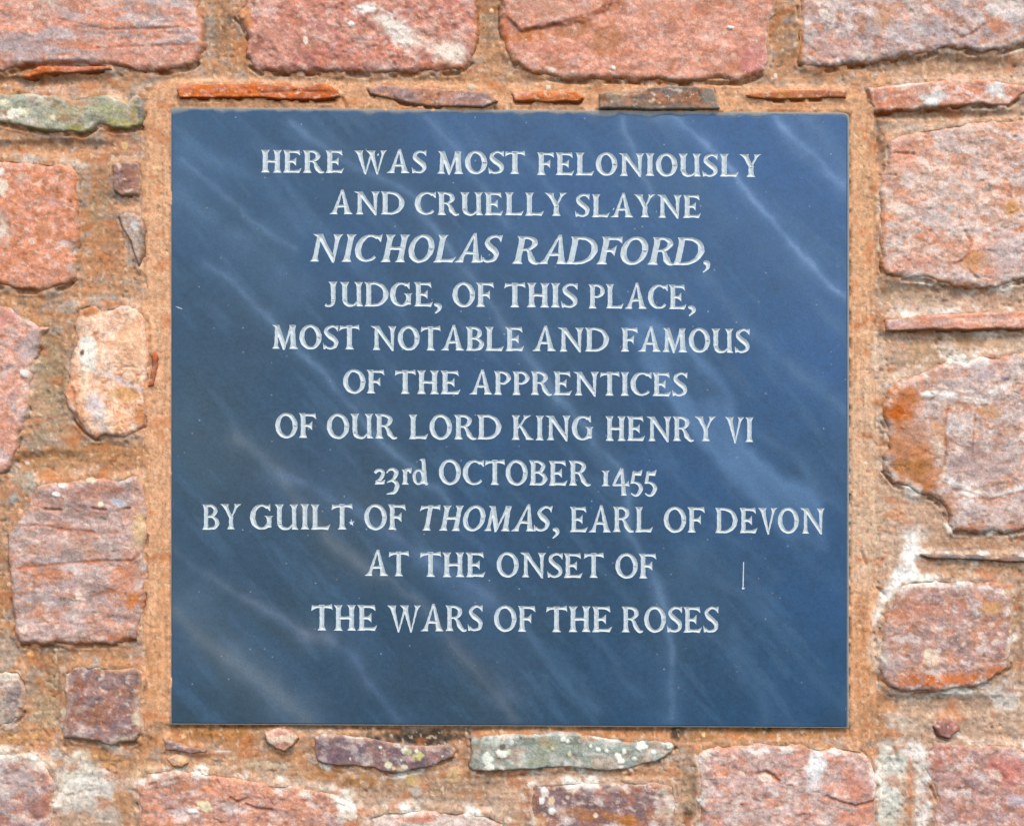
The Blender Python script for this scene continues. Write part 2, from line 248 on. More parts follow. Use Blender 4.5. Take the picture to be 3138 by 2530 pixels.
stone([(2836, 2300), (2860, 2262), (2900, 2270), (2974, 2280), (3050, 2272), (3138, 2292), (3138 + EXT, 2300), (3138 + EXT, 2530 + EXT), (2850, 2530 + EXT), (2845, 2530), (2870, 2450), (2850, 2400), (2820, 2350)], 24,
      [(186, 146, 138), (196, 140, 122), (170, 140, 140)], ax=1.3, edge=(200, 170, 150), patches=[(2860, 2320, 40, 50, .4, (190, 120, 100), .6), (2895, 2330, 9, 40, -.3, (226, 218, 214), .7), (3080, 2350, 60, 50, .3, (216, 130, 118), .7), (3110, 2450, 30, 20, 0, (214, 200, 210), .8), (3050, 2370, 26, 16, .5, CREAM, .6), (2900, 2400, 40, 14, 0, (216, 160, 140), .6), (2840, 2450, 26, 80, 0, (226, 220, 216), .55)], pits=1.0, rough=1.2)
# under the plaque
stone([(2128, 2334), (2138, 2300), (2190, 2281), (2309, 2274), (2450, 2274), (2513, 2289), (2570, 2284), (2636, 2293), (2673, 2331), (2691, 2409), (2685, 2502), (2690, 2530 + EXT), (2145, 2530 + EXT), (2141, 2502), (2138, 2409)], 26,
      [(200, 168, 160), (192, 158, 152), (212, 150, 128)], edge=(222, 140, 86), edge_amt=.5, er=12, ax=1.5, patches=[(2320, 2295, 40, 16, .1, WHT, .8), (2410, 2298, 22, 14, 0, WHT, .8), (2500, 2350, 34, 50, .1, (238, 236, 236), .9), (2490, 2400, 30, 30, 0, (228, 220, 220), .6), (2560, 2300, 100, 10, 0, (240, 234, 228), .7), (2672, 2370, 12, 60, -.1, (238, 234, 228), .7), (2620, 2410, 60, 40, .3, (212, 142, 120), .7), (2630, 2500, 60, 30, 0, (212, 138, 108), .7), (2345, 2380, 22, 12, .2, CREAM, .8), (2210, 2360, 30, 20, .2, (222, 158, 126), .6), (2300, 2500, 90, 30, 0, (196, 176, 170), .6), (2135, 2430, 10, 90, 0, (216, 124, 64), .9)],
      cracks=[([(2320, 2368), (2345, 2362), (2370, 2375), (2385, 2390)], 7, 5), ([(2530, 2438), (2570, 2452), (2620, 2468), (2680, 2452)], 8, 4)], pits=1.1, rough=1.2, label="pale pink sandstone block with white lime blotches under the plaque")
stone([(1622, 2402), (1720, 2393), (1850, 2390), (2000, 2391), (2070, 2400), (2076, 2450), (2072, 2530 + EXT), (1630, 2530 + EXT), (1622, 2480)], 20,
      [(142, 114, 114), (136, 108, 110), (160, 104, 84)], edge=(210, 186, 162), edge_amt=.75, er=12, ax=3, patches=[(2040, 2450, 34, 90, 0, (216, 198, 178), .85), (2060, 2410, 26, 22, 0, (206, 166, 126), .6), (1668, 2425, 14, 18, .3, WHT, .9), (1660, 2452, 10, 12, 0, WHT, .9), (1690, 2450, 10, 14, .2, (234, 206, 170), .9), (1690, 2484, 12, 12, 0, WHT, .9), (1740, 2440, 7, 7, 0, CREAM, .6), (1820, 2495, 130, 20, .1, (180, 116, 66), .75), (1930, 2512, 40, 20, .2, (206, 134, 72), .8), (1780, 2480, 40, 8, 0, (206, 160, 120), .6), (1640, 2450, 14, 26, 0, (150, 88, 70), .7), (1825, 2495, 9, 7, 0, CREAM, .8), (1650, 2515, 30, 30, .8, (206, 152, 100), .7)], label="purple brown sandstone block spotted with white lichen")
LICH = (240, 240, 226)
stone([(1441, 2258), (1500, 2250), (1557, 2246), (1640, 2244), (1720, 2239), (1770, 2242), (1832, 2252), (1906, 2267), (2000, 2266), (2055, 2268), (2070, 2285), (2062, 2303), (2011, 2334), (1937, 2355), (1860, 2362), (1787, 2354), (1700, 2352), (1646, 2357), (1520, 2362), (1448, 2362), (1436, 2345), (1442, 2310)], 26,
      [(150, 160, 150), (164, 172, 164), (142, 146, 128)], edge=(172, 168, 150), edge_amt=.4, er=7, esoft=6, rag=3, ax=3, pits=.1, rough=.6, label="grey green slate stone with white lichen under the plaque",
      patches=[(1492, 2320, 18, 22, 0, LICH, 1), (1500, 2345, 16, 16, 0, LICH, 1), (1540, 2308, 18, 12, 0, LICH, .95), (1528, 2300, 10, 8, 0, LICH, .9), (1560, 2300, 8, 10, 0, (214, 222, 200), .8), (1567, 2272, 9, 10, 0, LICH, .6), (1725, 2262, 9, 8, 0, LICH, .95), (1738, 2268, 7, 7, 0, LICH, .9), (1692, 2290, 6, 6, 0, LICH, .9), (1680, 2280, 40, 24, .2, (176, 172, 130), .5), (1640, 2330, 40, 14, -.2, (166, 160, 100), .5), (1745, 2306, 8, 7, 0, (230, 216, 180), .9), (1810, 2283, 6, 6, 0, LICH, .9), (1832, 2293, 8, 8, 0, LICH, .95), (1858, 2297, 6, 6, 0, LICH, .95), (1893, 2314, 12, 10, 0, LICH, 1), (1902, 2328, 12, 10, 0, LICH, 1), (1912, 2300, 8, 10, 0, LICH, 1), (1966, 2283, 17, 16, 0, LICH, 1), (2050, 2283, 12, 10, 0, LICH, 1), (2001, 2302, 9, 8, 0, LICH, .95), (1944, 2322, 9, 8, 0, LICH, .6), (1585, 2259, 16, 12, .2, (84, 82, 78), .85), (1540, 2284, 12, 10, .1, (96, 94, 86), .8), (1470, 2290, 20, 26, 0, (140, 132, 116), .5)])
stone([(961, 2256), (983, 2244), (1060, 2247), (1150, 2259), (1200, 2270), (1243, 2279), (1310, 2277), (1386, 2277), (1401, 2300), (1393, 2320), (1310, 2350), (1237, 2367), (1200, 2372), (1165, 2362), (1150, 2353), (1080, 2347), (1002, 2346), (972, 2331), (962, 2295)], 24,
      [(122, 96, 104), (134, 104, 108), (110, 96, 102)], edge=(190, 140, 112), edge_amt=.65, er=6, esoft=6, rag=2, ax=2.2, pits=.1, rough=.5, label="smooth purple slate stone speckled with lichen under the plaque",
      patches=[(1240, 2296, 11, 10, 0, LICH, .95), (1252, 2300, 12, 10, 0, (206, 206, 150), .8), (1283, 2310, 16, 14, 0, (214, 208, 140), .85), (1276, 2298, 6, 6, 0, LICH, .9), (1166, 2287, 5, 5, 0, LICH, .95), (1074, 2323, 4, 4, 0, LICH, .95), (1190, 2340, 12, 12, 0, (236, 230, 196), .9), (1208, 2350, 7, 6, 0, (230, 200, 160), .85), (1240, 2346, 12, 9, 0, (240, 226, 200), .85), (1225, 2352, 14, 7, 0, (206, 180, 140), .7), (1230, 2325, 4, 4, 0, LICH, .9), (1356, 2314, 4, 4, 0, LICH, .95), (1338, 2337, 6, 4, 0, LICH, .9), (1180, 2310, 5, 5, 0, (200, 200, 160), .8), (1225, 2369, 4, 3, 0, LICH, .9)])
stone([(812, 2243), (853, 2230), (890, 2236), (912, 2258), (900, 2280), (872, 2298), (842, 2288), (820, 2271)], 15, [(214, 176, 156), (206, 150, 134), (226, 206, 184)], er=8, esoft=8, rag=2, edge_amt=.1)
stone([(503, 2263), (530, 2268), (575, 2286), (637, 2294), (632, 2304), (585, 2307), (540, 2300), (508, 2296)], 8, [(160, 134, 132), (150, 130, 130), MAUVE], er=6, esoft=6, rag=2, edge_amt=.1)
stone([(512, 2322), (540, 2311), (565, 2316), (578, 2334), (560, 2348), (528, 2346)], 8, [(206, 166, 136), (214, 170, 130), CREAM], er=6, esoft=6, rag=2, edge_amt=.1)
stone([(452, 2362), (500, 2354), (600, 2360), (686, 2370), (834, 2398), (930, 2408), (1020, 2427), (1085, 2452), (1102, 2502), (1110, 2530 + EXT), (420, 2530 + EXT), (425, 2480), (412, 2410)], 24,
      [(212, 150, 126), (202, 138, 110), (180, 148, 144)], edge=(226, 176, 136), edge_amt=.45, er=14, ax=2.0, pits=1.3, rough=1.5, label="long salmon pink sandstone block with a pitted face",
      patches=[(560, 2362, 90, 12, .05, (214, 200, 176), .7), (770, 2376, 80, 12, .1, (206, 190, 170), .6), (630, 2466, 26, 16, .4, (238, 226, 190), .85), (590, 2482, 16, 8, 0, WHT, .8), (1062, 2462, 40, 36, .1, (240, 234, 224), .95), (1072, 2505, 44, 20, .1, (236, 222, 206), .8), (880, 2395, 80, 14, .1, (232, 214, 190), .75), (530, 2470, 60, 22, .5, (184, 160, 158), .7), (700, 2500, 60, 22, .1, (188, 156, 150), .6), (640, 2410, 110, 18, .1, (216, 140, 96), .6), (1085, 2520, 30, 14, 0, (196, 110, 64), .7)],
      cracks=[([(710, 2440), (735, 2455), (760, 2440)], 6, 4), ([(756, 2462), (790, 2478), (830, 2480)], 7, 5)])
stone([(1130, 2500), (1180, 2482), (1300, 2474), (1420, 2486), (1500, 2492), (1550, 2520), (1560, 2530 + EXT), (1130, 2530 + EXT)], 12,
      [(206, 186, 176), (212, 150, 124), (196, 176, 170)], er=14, edge_amt=.2, ax=2.4, patches=[(1290, 2505, 60, 16, .1, (216, 124, 96), .7)])
# left column
stone([(197, 2061), (225, 2036), (311, 2038), (360, 2044), (425, 2041), (442, 2060), (446, 2096), (432, 2144), (436, 2200), (439, 2241), (422, 2272), (346, 2284), (260, 2270), (194, 2260), (190, 2210), (198, 2172)], 20,
      [(138, 112, 114), (148, 116, 110), (158, 106, 84)], edge=(206, 176, 150), edge_amt=.6, er=9, esoft=9, rag=4, ax=1.5, patches=[(320, 2042, 110, 9, 0, (206, 186, 164), .8), (425, 2200, 20, 26, 0, (226, 206, 180), .8), (436, 2120, 16, 60, 0, (206, 170, 140), .7), (290, 2190, 90, 26, 0, (162, 104, 78), .6), (395, 2262, 50, 16, 0, (190, 180, 150), .7), (204, 2080, 9, 40, 0, CREAM, .7)], cracks=[([(250, 2090), (256, 2130), (240, 2160)], 4, 1.5)], label="square purple brown stone beside the plaque's lower left corner")
stone([(-EXT, 2296), (0, 2303), (97, 2307), (150, 2340), (176, 2390), (168, 2460), (166, 2530 + EXT), (-EXT, 2530 + EXT)], 20,
      [(178, 148, 146), (168, 142, 142), (190, 130, 108)], edge=(226, 214, 200), edge_amt=.6, er=16, ax=1.4, patches=[(120, 2470, 40, 40, 0, (176, 104, 72), .5), (110, 2340, 50, 18, .3, (228, 216, 204), .6), (70, 2500, 40, 16, 0, CREAM, .5)], rough=1.2, pits=.8)
stone([(-EXT, 2050), (0, 2051), (59, 2047), (84, 2080), (88, 2130), (70, 2190), (40, 2224), (0, 2230), (-EXT, 2232)], 14,
      [(206, 176, 146), (176, 160, 146), (150, 130, 126)], edge_amt=.2, er=10, ax=2, patches=[(30, 2070, 46, 18, -.1, (236, 230, 214), .9), (45, 2130, 26, 40, .3, (140, 126, 128), .7), (30, 2244, 30, 8, 0, WHT, .9), (20, 2100, 30, 8, 0, WHT, .6)], cracks=[([(20, 2228), (45, 2212), (70, 2196), (62, 2170)], 6, 7)], rough=1.6)
stone([(24, 1642), (41, 1607), (76, 1556), (90, 1515), (114, 1482), (180, 1478), (242, 1472), (283, 1454), (363, 1467), (422, 1452), (442, 1490), (460, 1573), (455, 1630), (446, 1677), (453, 1763), (442, 1849), (429, 1918), (422, 1958), (363, 1975), (173, 1979), (62, 1976), (45, 1943), (31, 1815), (24, 1728)], 30,
      [(190, 158, 150), (180, 158, 152), (206, 146, 118)], edge=(222, 142, 98), edge_amt=.6, er=10, ax=2.6, rough=1.2, pits=.8, label="large square mauve grey sandstone block with two horizontal cracks",
      patches=[(270, 1540, 180, 50, 0, (166, 136, 132), .5), (194, 1486, 14, 10, .2, WHT, .95), (280, 1468, 18, 12, .3, (246, 226, 200), .95), (176, 1514, 14, 8, .2, WHT, .9), (312, 1546, 9, 10, .6, (250, 226, 196), .95), (366, 1540, 26, 12, .3, (190, 196, 206), .8), (200, 1680, 150, 34, 0, (186, 168, 160), .6), (430, 1620, 26, 60, 0, (224, 190, 146), .8), (130, 1750, 90, 26, .2, (206, 130, 94), .6), (410, 1840, 24, 30, .3, (216, 130, 66), .8), (380, 1955, 60, 18, .1, (218, 122, 60), .9), (245, 1822, 12, 14, 0, (240, 216, 200), .95), (165, 1830, 14, 60, -.5, (196, 180, 186), .6), (455, 1710, 22, 30, 0, (206, 196, 184), .6), (80, 1925, 10, 16, .2, CREAM, .7), (220, 1966, 160, 10, 0, (216, 150, 110), .7), (300, 1500, 130, 22, 0, (176, 124, 110), .6), (390, 1770, 50, 60, 0, (210, 140, 104), .6)],
      cracks=[([(45, 1609), (130, 1608), (200, 1622), (290, 1628)], 5, 2.2), ([(60, 1740), (140, 1732), (220, 1722), (320, 1717), (410, 1716), (445, 1682)], 5, 2.2), ([(140, 1560), (190, 1562)], 6, 5), ([(285, 1556), (325, 1562)], 6, 5), ([(370, 1560), (400, 1556)], 5, 5)])
stone([(238, 946), (262, 930), (287, 925), (311, 945), (345, 936), (373, 928), (425, 944), (453, 980), (458, 1040), (460, 1105), (449, 1167), (450, 1226), (446, 1302), (420, 1330), (380, 1347), (330, 1338), (294, 1345), (256, 1319), (230, 1290), (207, 1253), (194, 1215), (205, 1150), (221, 1070), (230, 1020), (226, 991)], 26,
      [(246, 206, 178), (240, 190, 156), (232, 164, 124)], edge=(218, 140, 90), edge_amt=.5, er=14, ax=.7, pits=1.0, rough=1.2, label="pale orange sandstone cobble with a white vein left of the plaque",
      patches=[(258, 1000, 26, 30, 0, (206, 170, 150), .7), (270, 1060, 32, 50, -.1, (240, 232, 220), .95), (275, 1110, 28, 32, 0, (236, 232, 220), .9), (262, 1170, 16, 70, -.1, (240, 220, 190), .85), (300, 1250, 34, 50, -.3, (222, 208, 206), .9), (320, 1310, 24, 26, -.2, (226, 204, 190), .8), (370, 1165, 75, 11, .42, (206, 196, 200), .9), (430, 1195, 30, 12, .5, (206, 180, 182), .9), (400, 1050, 50, 90, 0, (236, 188, 152), .7), (275, 950, 40, 22, -.3, (204, 134, 84), .85), (380, 1210, 60, 26, .2, (206, 156, 96), .6), (430, 1270, 22, 40, 0, (214, 134, 76), .7), (225, 1180, 22, 60, .1, (226, 150, 110), .7), (240, 1250, 20, 60, -.3, (216, 150, 110), .6), (255, 1080, 8, 10, 0, (60, 60, 70), .8), (375, 1290, 30, 30, 0, (240, 180, 140), .7), (375, 945, 26, 8, 0, (210, 200, 190), .7)],
      cracks=[([(225, 1190), (240, 1290), (270, 1335)], 7, 4)])
stone([(466, 1090), (474, 1076), (486, 1094), (480, 1140), (472, 1182), (455, 1184), (462, 1150), (470, 1120)], 7, [(176, 98, 72), (166, 92, 70), RUST], er=4, esoft=4, rag=1.5, edge_amt=0)
stone([(-EXT, 925), (0, 933), (41, 935), (69, 968), (110, 985), (150, 1004), (135, 1030), (121, 1070), (108, 1100), (98, 1150), (100, 1208), (88, 1277), (62, 1347), (48, 1395), (35, 1433), (0, 1459), (-EXT, 1470)], 20,
      [(216, 164, 148), (196, 168, 164), (214, 150, 124)], edge=(206, 160, 130), edge_amt=.4, er=14, ax=1.2, rot=-.4, patches=[(100, 1070, 60, 50, .2, (194, 178, 178), .7), (80, 1145, 18, 12, .3, WHT, .9), (60, 1230, 30, 6, -.7, (240, 220, 200), .8), (20, 970, 40, 30, 0, (206, 140, 128), .6), (40, 1340, 40, 60, 0, (222, 156, 130), .6)])
stone([(-EXT, 484), (0, 486), (62, 490), (150, 497), (221, 500), (243, 518), (248, 545), (242, 594), (246, 642), (248, 700), (246, 746), (232, 775), (240, 808), (236, 850), (207, 877), (145, 897), (52, 890), (0, 879), (-EXT, 872)], 26,
      [(216, 142, 110), (208, 130, 92), (222, 156, 134)], edge=(216, 136, 78), edge_amt=.45, er=16, ax=1.1, rough=1.0, pits=.6, label="orange sandstone block with a limed top edge left of the plaque",
      patches=[(8, 575, 20, 30, .2, (236, 226, 210), .8), (8, 700, 22, 60, -.3, (224, 210, 196), .9), (6, 530, 10, 14, .5, WHT, .8), (200, 745, 20, 10, 0, (206, 190, 186), .8), (240, 770, 22, 22, .4, (186, 172, 164), .8), (102, 740, 12, 12, 0, (236, 200, 180), .9), (140, 690, 22, 24, 0, (222, 160, 124), .6), (170, 622, 30, 14, 0, (216, 170, 160), .6), (225, 822, 16, 16, 0, (206, 190, 180), .7), (100, 500, 90, 12, .06, (196, 116, 84), .6), (130, 850, 110, 28, 0, (220, 158, 134), .6), (180, 885, 70, 12, -.1, (216, 136, 60), .6)])
stone([(346, 502), (380, 498), (425, 498), (432, 538), (433, 570), (424, 597), (373, 600), (352, 580), (349, 540)], 13, [(156, 124, 120), (164, 120, 104), (140, 114, 114)], edge=(214, 188, 166), edge_amt=.7, er=6, esoft=7, rag=2.5, patches=[(400, 530, 22, 16, -.4, (166, 118, 98), .7), (365, 588, 22, 10, 0, (166, 112, 92), .7)])
stone([(366, 662), (385, 652), (412, 652), (436, 672), (446, 704), (442, 780), (429, 820), (416, 790), (404, 740), (378, 700)], 13, [(186, 168, 158), (160, 148, 142), (206, 170, 140)], edge_amt=.2, er=7, esoft=8, rag=2.5, ax=1, patches=[(436, 735, 12, 50, -.1, (104, 98, 88), .9), (415, 690, 12, 20, -.4, (206, 206, 206), .8), (375, 646, 16, 6, 0, (226, 216, 206), .9)])
stone([(-EXT, 276), (0, 282), (100, 284), (186, 290), (225, 302), (260, 302), (290, 290), (325, 287), (352, 297), (390, 311), (408, 290), (421, 284), (440, 296), (447, 320), (446, 350), (437, 388), (395, 399), (348, 399), (307, 386), (260, 412), (153, 408), (46, 387), (0, 379), (-EXT, 368)], 28,
      [(158, 160, 142), (170, 172, 152), (146, 146, 116)], edge=(166, 158, 70), edge_amt=.55, er=9, esoft=8, rag=3.5, ax=2.5, label="grey green stone with white lichen left of the plaque",
      patches=[(432, 335, 17, 48, -.05, (104, 102, 110), .95), (50, 352, 34, 16, -.2, (246, 238, 220), .95), (20, 318, 26, 12, .3, (236, 228, 200), .7), (85, 345, 16, 16, 0, (230, 222, 190), .8), (150, 350, 50, 20, 0, (182, 180, 150), .6), (230, 345, 60, 20, 0, (190, 160, 100), .35), (330, 335, 60, 26, .1, (176, 170, 120), .5), (250, 395, 80, 12, .1, (160, 156, 60), .7), (380, 378, 60, 14, 0, (176, 166, 60), .7), (415, 345, 12, 40, 0, (176, 166, 60), .5), (100, 300, 90, 8, 0, (170, 180, 172), .6), (165, 360, 10, 8, .3, (232, 218, 190), .9), (130, 310, 8, 8, 0, (230, 210, 180), .7), (230, 315, 26, 14, -.2, (206, 156, 118), .7)])

# the wall goes on round the picture: plain courses beyond the frame
def course(y0, y1, x0, x1):
    x = x0
    while x < x1 - 120:
        x2 = min(x + random.uniform(240, 620), x1); g = 26; j = lambda a: random.uniform(-a, a)
        p = [(x + g + j(14), y0 + g + j(14)), ((x + x2) / 2, y0 + g + j(16)), (x2 - g + j(14), y0 + g + j(14)), (x2 - g + j(12), (y0 + y1) / 2),
             (x2 - g + j(14), y1 - g + j(14)), ((x + x2) / 2, y1 - g + j(16)), (x + g + j(14), y1 - g + j(14)), (x + g + j(12), (y0 + y1) / 2)]
        c = random.choice([[PINK, LAV, SALM], [ROSE, PINK, MAUVE], [LAV, GREY, PINK], [(212, 150, 126), (202, 138, 110), LAV]])
        stone(p, random.uniform(18, 28), c, ax=2); stones[-1]["coarse"] = True; x = x2
for y0, y1 in ((-900, -560), (-560, -EXT)): course(y0, y1, -900, 4050)
for y0, y1 in ((2530 + EXT, 3080), (3080, 3420)): course(y0, y1, -900, 4050)
for xa, xb in ((-900, -EXT - 10), (3138 + EXT + 10, 4050)):
    yy = -EXT
    while yy < 2530 + EXT - 100:
        y2 = min(yy + random.uniform(220, 420), 2530 + EXT); course(yy, y2, xa, xb); yy = y2

GL = [  # lime bloom that runs over stones and mortar alike: x, y, rx, ry, rot, colour, strength
    (2790, 1680, 30, 60, .2, WHT, 1), (2772, 1750, 46, 26, -.5, WHT, 1), (2735, 1800, 22, 60, .6, (248, 242, 236), .95), (2776, 1762, 46, 22, -.3, WHT, .9), (2700, 1860, 13, 60, .25, (246, 238, 230), .9), (2685, 1880, 14, 60, .2, (236, 226, 214), .7),
    (2800, 1640, 50, 36, 0, (222, 212, 204), .5), (2680, 1990, 26, 50, 0, (226, 214, 200), .45), (2745, 1440, 20, 10, 0, WHT, 0.0),
    (2740, 2330, 60, 60, 0, (224, 222, 212), .9), (2725, 2450, 46, 110, 0, (214, 212, 202), .9), (2830, 2450, 26, 120, 0, (238, 234, 230), .9), (2805, 2300, 40, 34, .4, WHT, .85),
    (3080, 2130, 60, 45, .3, (222, 220, 216), .6), (2755, 2210, 50, 30, .4, (216, 210, 198), .5), (2790, 2420, 8, 130, 0, (206, 118, 72), .7),
    (60, 2400, 70, 50, .2, (206, 190, 184), .5), (330, 2500, 50, 40, 0, (206, 196, 186), .6), (290, 2400, 60, 50, .6, (226, 220, 214), .7), (240, 2360, 80, 60, .5, (226, 220, 206), .75), (230, 2440, 50, 70, 0, (222, 216, 206), .7), (110, 2330, 70, 28, .2, (226, 216, 200), .6), (300, 2440, 40, 60, .5, (212, 208, 198), .6), (170, 2310, 40, 20, .3, (214, 214, 208), .5),
    (440, 2365, 46, 30, -.4, (226, 196, 160), .5), (800, 2340, 120, 22, .1, (206, 196, 172), .5), (960, 2400, 80, 16, .15, (196, 186, 170), .5), (1050, 2440, 60, 34, .5, (226, 220, 206), .6),
    (2690, 1075, 30, 60, 0, (230, 206, 184), .6), (2780, 950, 60, 20, 0, (222, 208, 200), .6), (2880, 955, 60, 16, 0, (226, 214, 206), .6), (2760, 1140, 30, 14, 0, (222, 206, 190), .6), (2910, 1070, 50, 26, .3, (212, 202, 190), .5),
    (260, 560, 20, 60, 0, (176, 168, 156), .7), (300, 640, 26, 90, .1, (164, 156, 136), .5), (240, 505, 70, 14, .1, (196, 186, 178), .8), (60, 478, 90, 10, .1, (186, 176, 166), .6), (390, 484, 46, 14, 0, (206, 186, 166), .6),
    (330, 910, 70, 18, 0, (190, 184, 172), .7), (210, 935, 40, 20, -.4, (180, 172, 160), .7), (400, 860, 50, 12, 0, (190, 178, 160), .6), (170, 1010, 30, 14, -.3, (186, 178, 166), .7), (140, 1130, 34, 100, 0, (176, 158, 132), .6), (120, 1330, 26, 60, 0, (166, 152, 130), .6),
    (640, 100, 22, 90, 0, (166, 158, 148), .8), (660, 130, 16, 60, 0, (150, 132, 112), .6), (1490, 30, 20, 40, 0, (170, 156, 136), .5), (2420, 60, 18, 10, .2, (160, 158, 156), .7), (3120, 1050, 60, 30, 0, (186, 172, 156), .5),
    (75, 1475, 50, 40, -.3, (176, 168, 152), .6), (40, 1520, 26, 20, 0, (166, 160, 156), .6), (20, 1990, 40, 60, 0, (176, 166, 154), .6), (1640, 2370, 50, 14, 0, (206, 200, 190), .7), (1540, 2480, 50, 30, 0, (200, 176, 156), .4), (640, 2350, 90, 8, 0, (186, 180, 160), .5),
]
MP = [  # stains of the mortar alone
    (2690, 1500, 150, 420, 0, (212, 186, 164), .8), (2900, 2180, 300, 60, 0, (190, 168, 150), .8), (3050, 1740, 150, 30, 0, (196, 168, 146), .6), (2900, 1680, 120, 20, 0, (206, 184, 166), .7), (2800, 930, 150, 40, 0, (188, 170, 152), .8), (2850, 1090, 130, 50, 0, (196, 174, 152), .7), (150, 1200, 70, 200, 0, (178, 160, 134), .7), (150, 2150, 60, 100, 0, (190, 170, 146), .6), (1300, 2430, 260, 50, 0, (186, 158, 136), .7),
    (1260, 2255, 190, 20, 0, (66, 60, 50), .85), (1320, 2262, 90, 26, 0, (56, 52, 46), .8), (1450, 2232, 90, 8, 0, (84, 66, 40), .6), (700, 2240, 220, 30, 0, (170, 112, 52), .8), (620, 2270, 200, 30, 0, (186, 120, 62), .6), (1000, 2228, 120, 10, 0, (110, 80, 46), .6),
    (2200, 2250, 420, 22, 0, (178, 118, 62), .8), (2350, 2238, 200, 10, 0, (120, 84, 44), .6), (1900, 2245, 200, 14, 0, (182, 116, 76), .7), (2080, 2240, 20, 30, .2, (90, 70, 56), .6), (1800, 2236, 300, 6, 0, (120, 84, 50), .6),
    (1050, 2385, 180, 26, .1, (190, 124, 56), .8), (1480, 2375, 150, 20, 0, (188, 122, 66), .8), (1500, 2330, 60, 40, 0, (176, 112, 60), .7), (1430, 2430, 120, 20, -.1, (170, 128, 92), .5), (1610, 2450, 16, 90, 0, (196, 124, 84), .7), (2110, 2420, 26, 110, 0, (160, 132, 96), .6), (2110, 2500, 14, 30, 0, (80, 68, 48), .6), (1250, 2420, 180, 26, 0, (170, 132, 100), .5), (1430, 2400, 90, 12, -.2, (96, 84, 62), .4), (2000, 2370, 110, 16, 0, (180, 120, 66), .7),
    (1280, 2390, 60, 14, 0, (196, 150, 96), .5), (1400, 2395, 30, 14, 0, (206, 166, 130), .6), (1330, 2450, 60, 16, 0, (190, 176, 160), .6), (1200, 2460, 60, 20, 0, (196, 180, 164), .6),
    (480, 1500, 60, 900, 0, (228, 176, 138), .6), (505, 1900, 26, 300, 0, (222, 160, 112), .6), (470, 2050, 30, 150, 0, (206, 140, 88), .6), (490, 700, 40, 400, 0, (232, 184, 146), .6),
    (2650, 700, 40, 320, 0, (226, 180, 138), .6), (2650, 1300, 46, 300, 0, (226, 188, 152), .7), (2660, 1620, 60, 160, 0, (220, 190, 162), .8), (2640, 2050, 30, 200, 0, (204, 142, 96), .8), (2640, 450, 40, 160, 0, (216, 172, 134), .6),
    (1700, 240, 1100, 40, 0, (208, 158, 118), .5), (2400, 330, 240, 20, 0, (218, 168, 126), .7), (800, 318, 240, 10, 0, (216, 154, 112), .8), (1060, 310, 60, 20, 0, (216, 142, 92), .8), (1850, 270, 60, 20, 0, (190, 138, 100), .5),
    (200, 250, 190, 30, 0, (188, 142, 116), .5), (200, 450, 190, 26, .1, (188, 136, 100), .7), (380, 440, 60, 40, 0, (206, 146, 116), .6), (340, 760, 50, 110, 0, (190, 134, 96), .6), (310, 830, 60, 30, 0, (186, 130, 90), .6), (60, 920, 100, 20, 0, (180, 138, 100), .5),
    (170, 1170, 50, 140, 0, (170, 146, 110), .6), (230, 1400, 200, 40, -.1, (180, 136, 88), .6), (400, 1400, 60, 50, 0, (196, 136, 92), .6), (300, 1365, 60, 16, 0, (196, 128, 66), .6), (120, 1010, 60, 60, 0, (176, 132, 84), .5), (10, 1700, 20, 300, 0, (176, 134, 96), .6), (150, 2020, 120, 40, 0, (186, 146, 108), .6), (140, 2160, 50, 120, 0, (180, 152, 116), .6), (60, 2262, 120, 20, 0, (196, 140, 80), .7), (310, 2330, 90, 30, .3, (206, 146, 84), .7), (370, 2470, 50, 60, 0, (190, 136, 90), .7),
    (2900, 200, 260, 34, 0, (176, 126, 84), .6), (2920, 355, 260, 24, 0, (178, 128, 84), .6), (2780, 900, 120, 40, 0, (170, 148, 122), .6), (3000, 920, 160, 30, 0, (178, 144, 126), .6), (3000, 1045, 180, 26, 0, (178, 136, 92), .7), (2830, 1080, 60, 50, 0, (186, 148, 108), .6), (2860, 1560, 90, 60, 0, (204, 166, 140), .6), (3000, 1665, 180, 24, 0, (186, 132, 92), .7), (3000, 1745, 180, 26, 0, (186, 136, 94), .7), (2900, 2170, 200, 36, 0, (182, 144, 112), .6), (3120, 1950, 20, 200, 0, (176, 138, 104), .6), (2700, 2180, 70, 50, 0, (190, 128, 80), .6),
    (2395, 130, 30, 140, 0, (176, 132, 98), .8), (1500, 130, 34, 130, 0, (176, 132, 96), .8), (680, 80, 40, 120, 0, (166, 124, 92), .7), (2665, 450, 14, 60, .1, (160, 130, 110), .5), (2700, 440, 10, 60, 0, (170, 128, 110), .6),
]

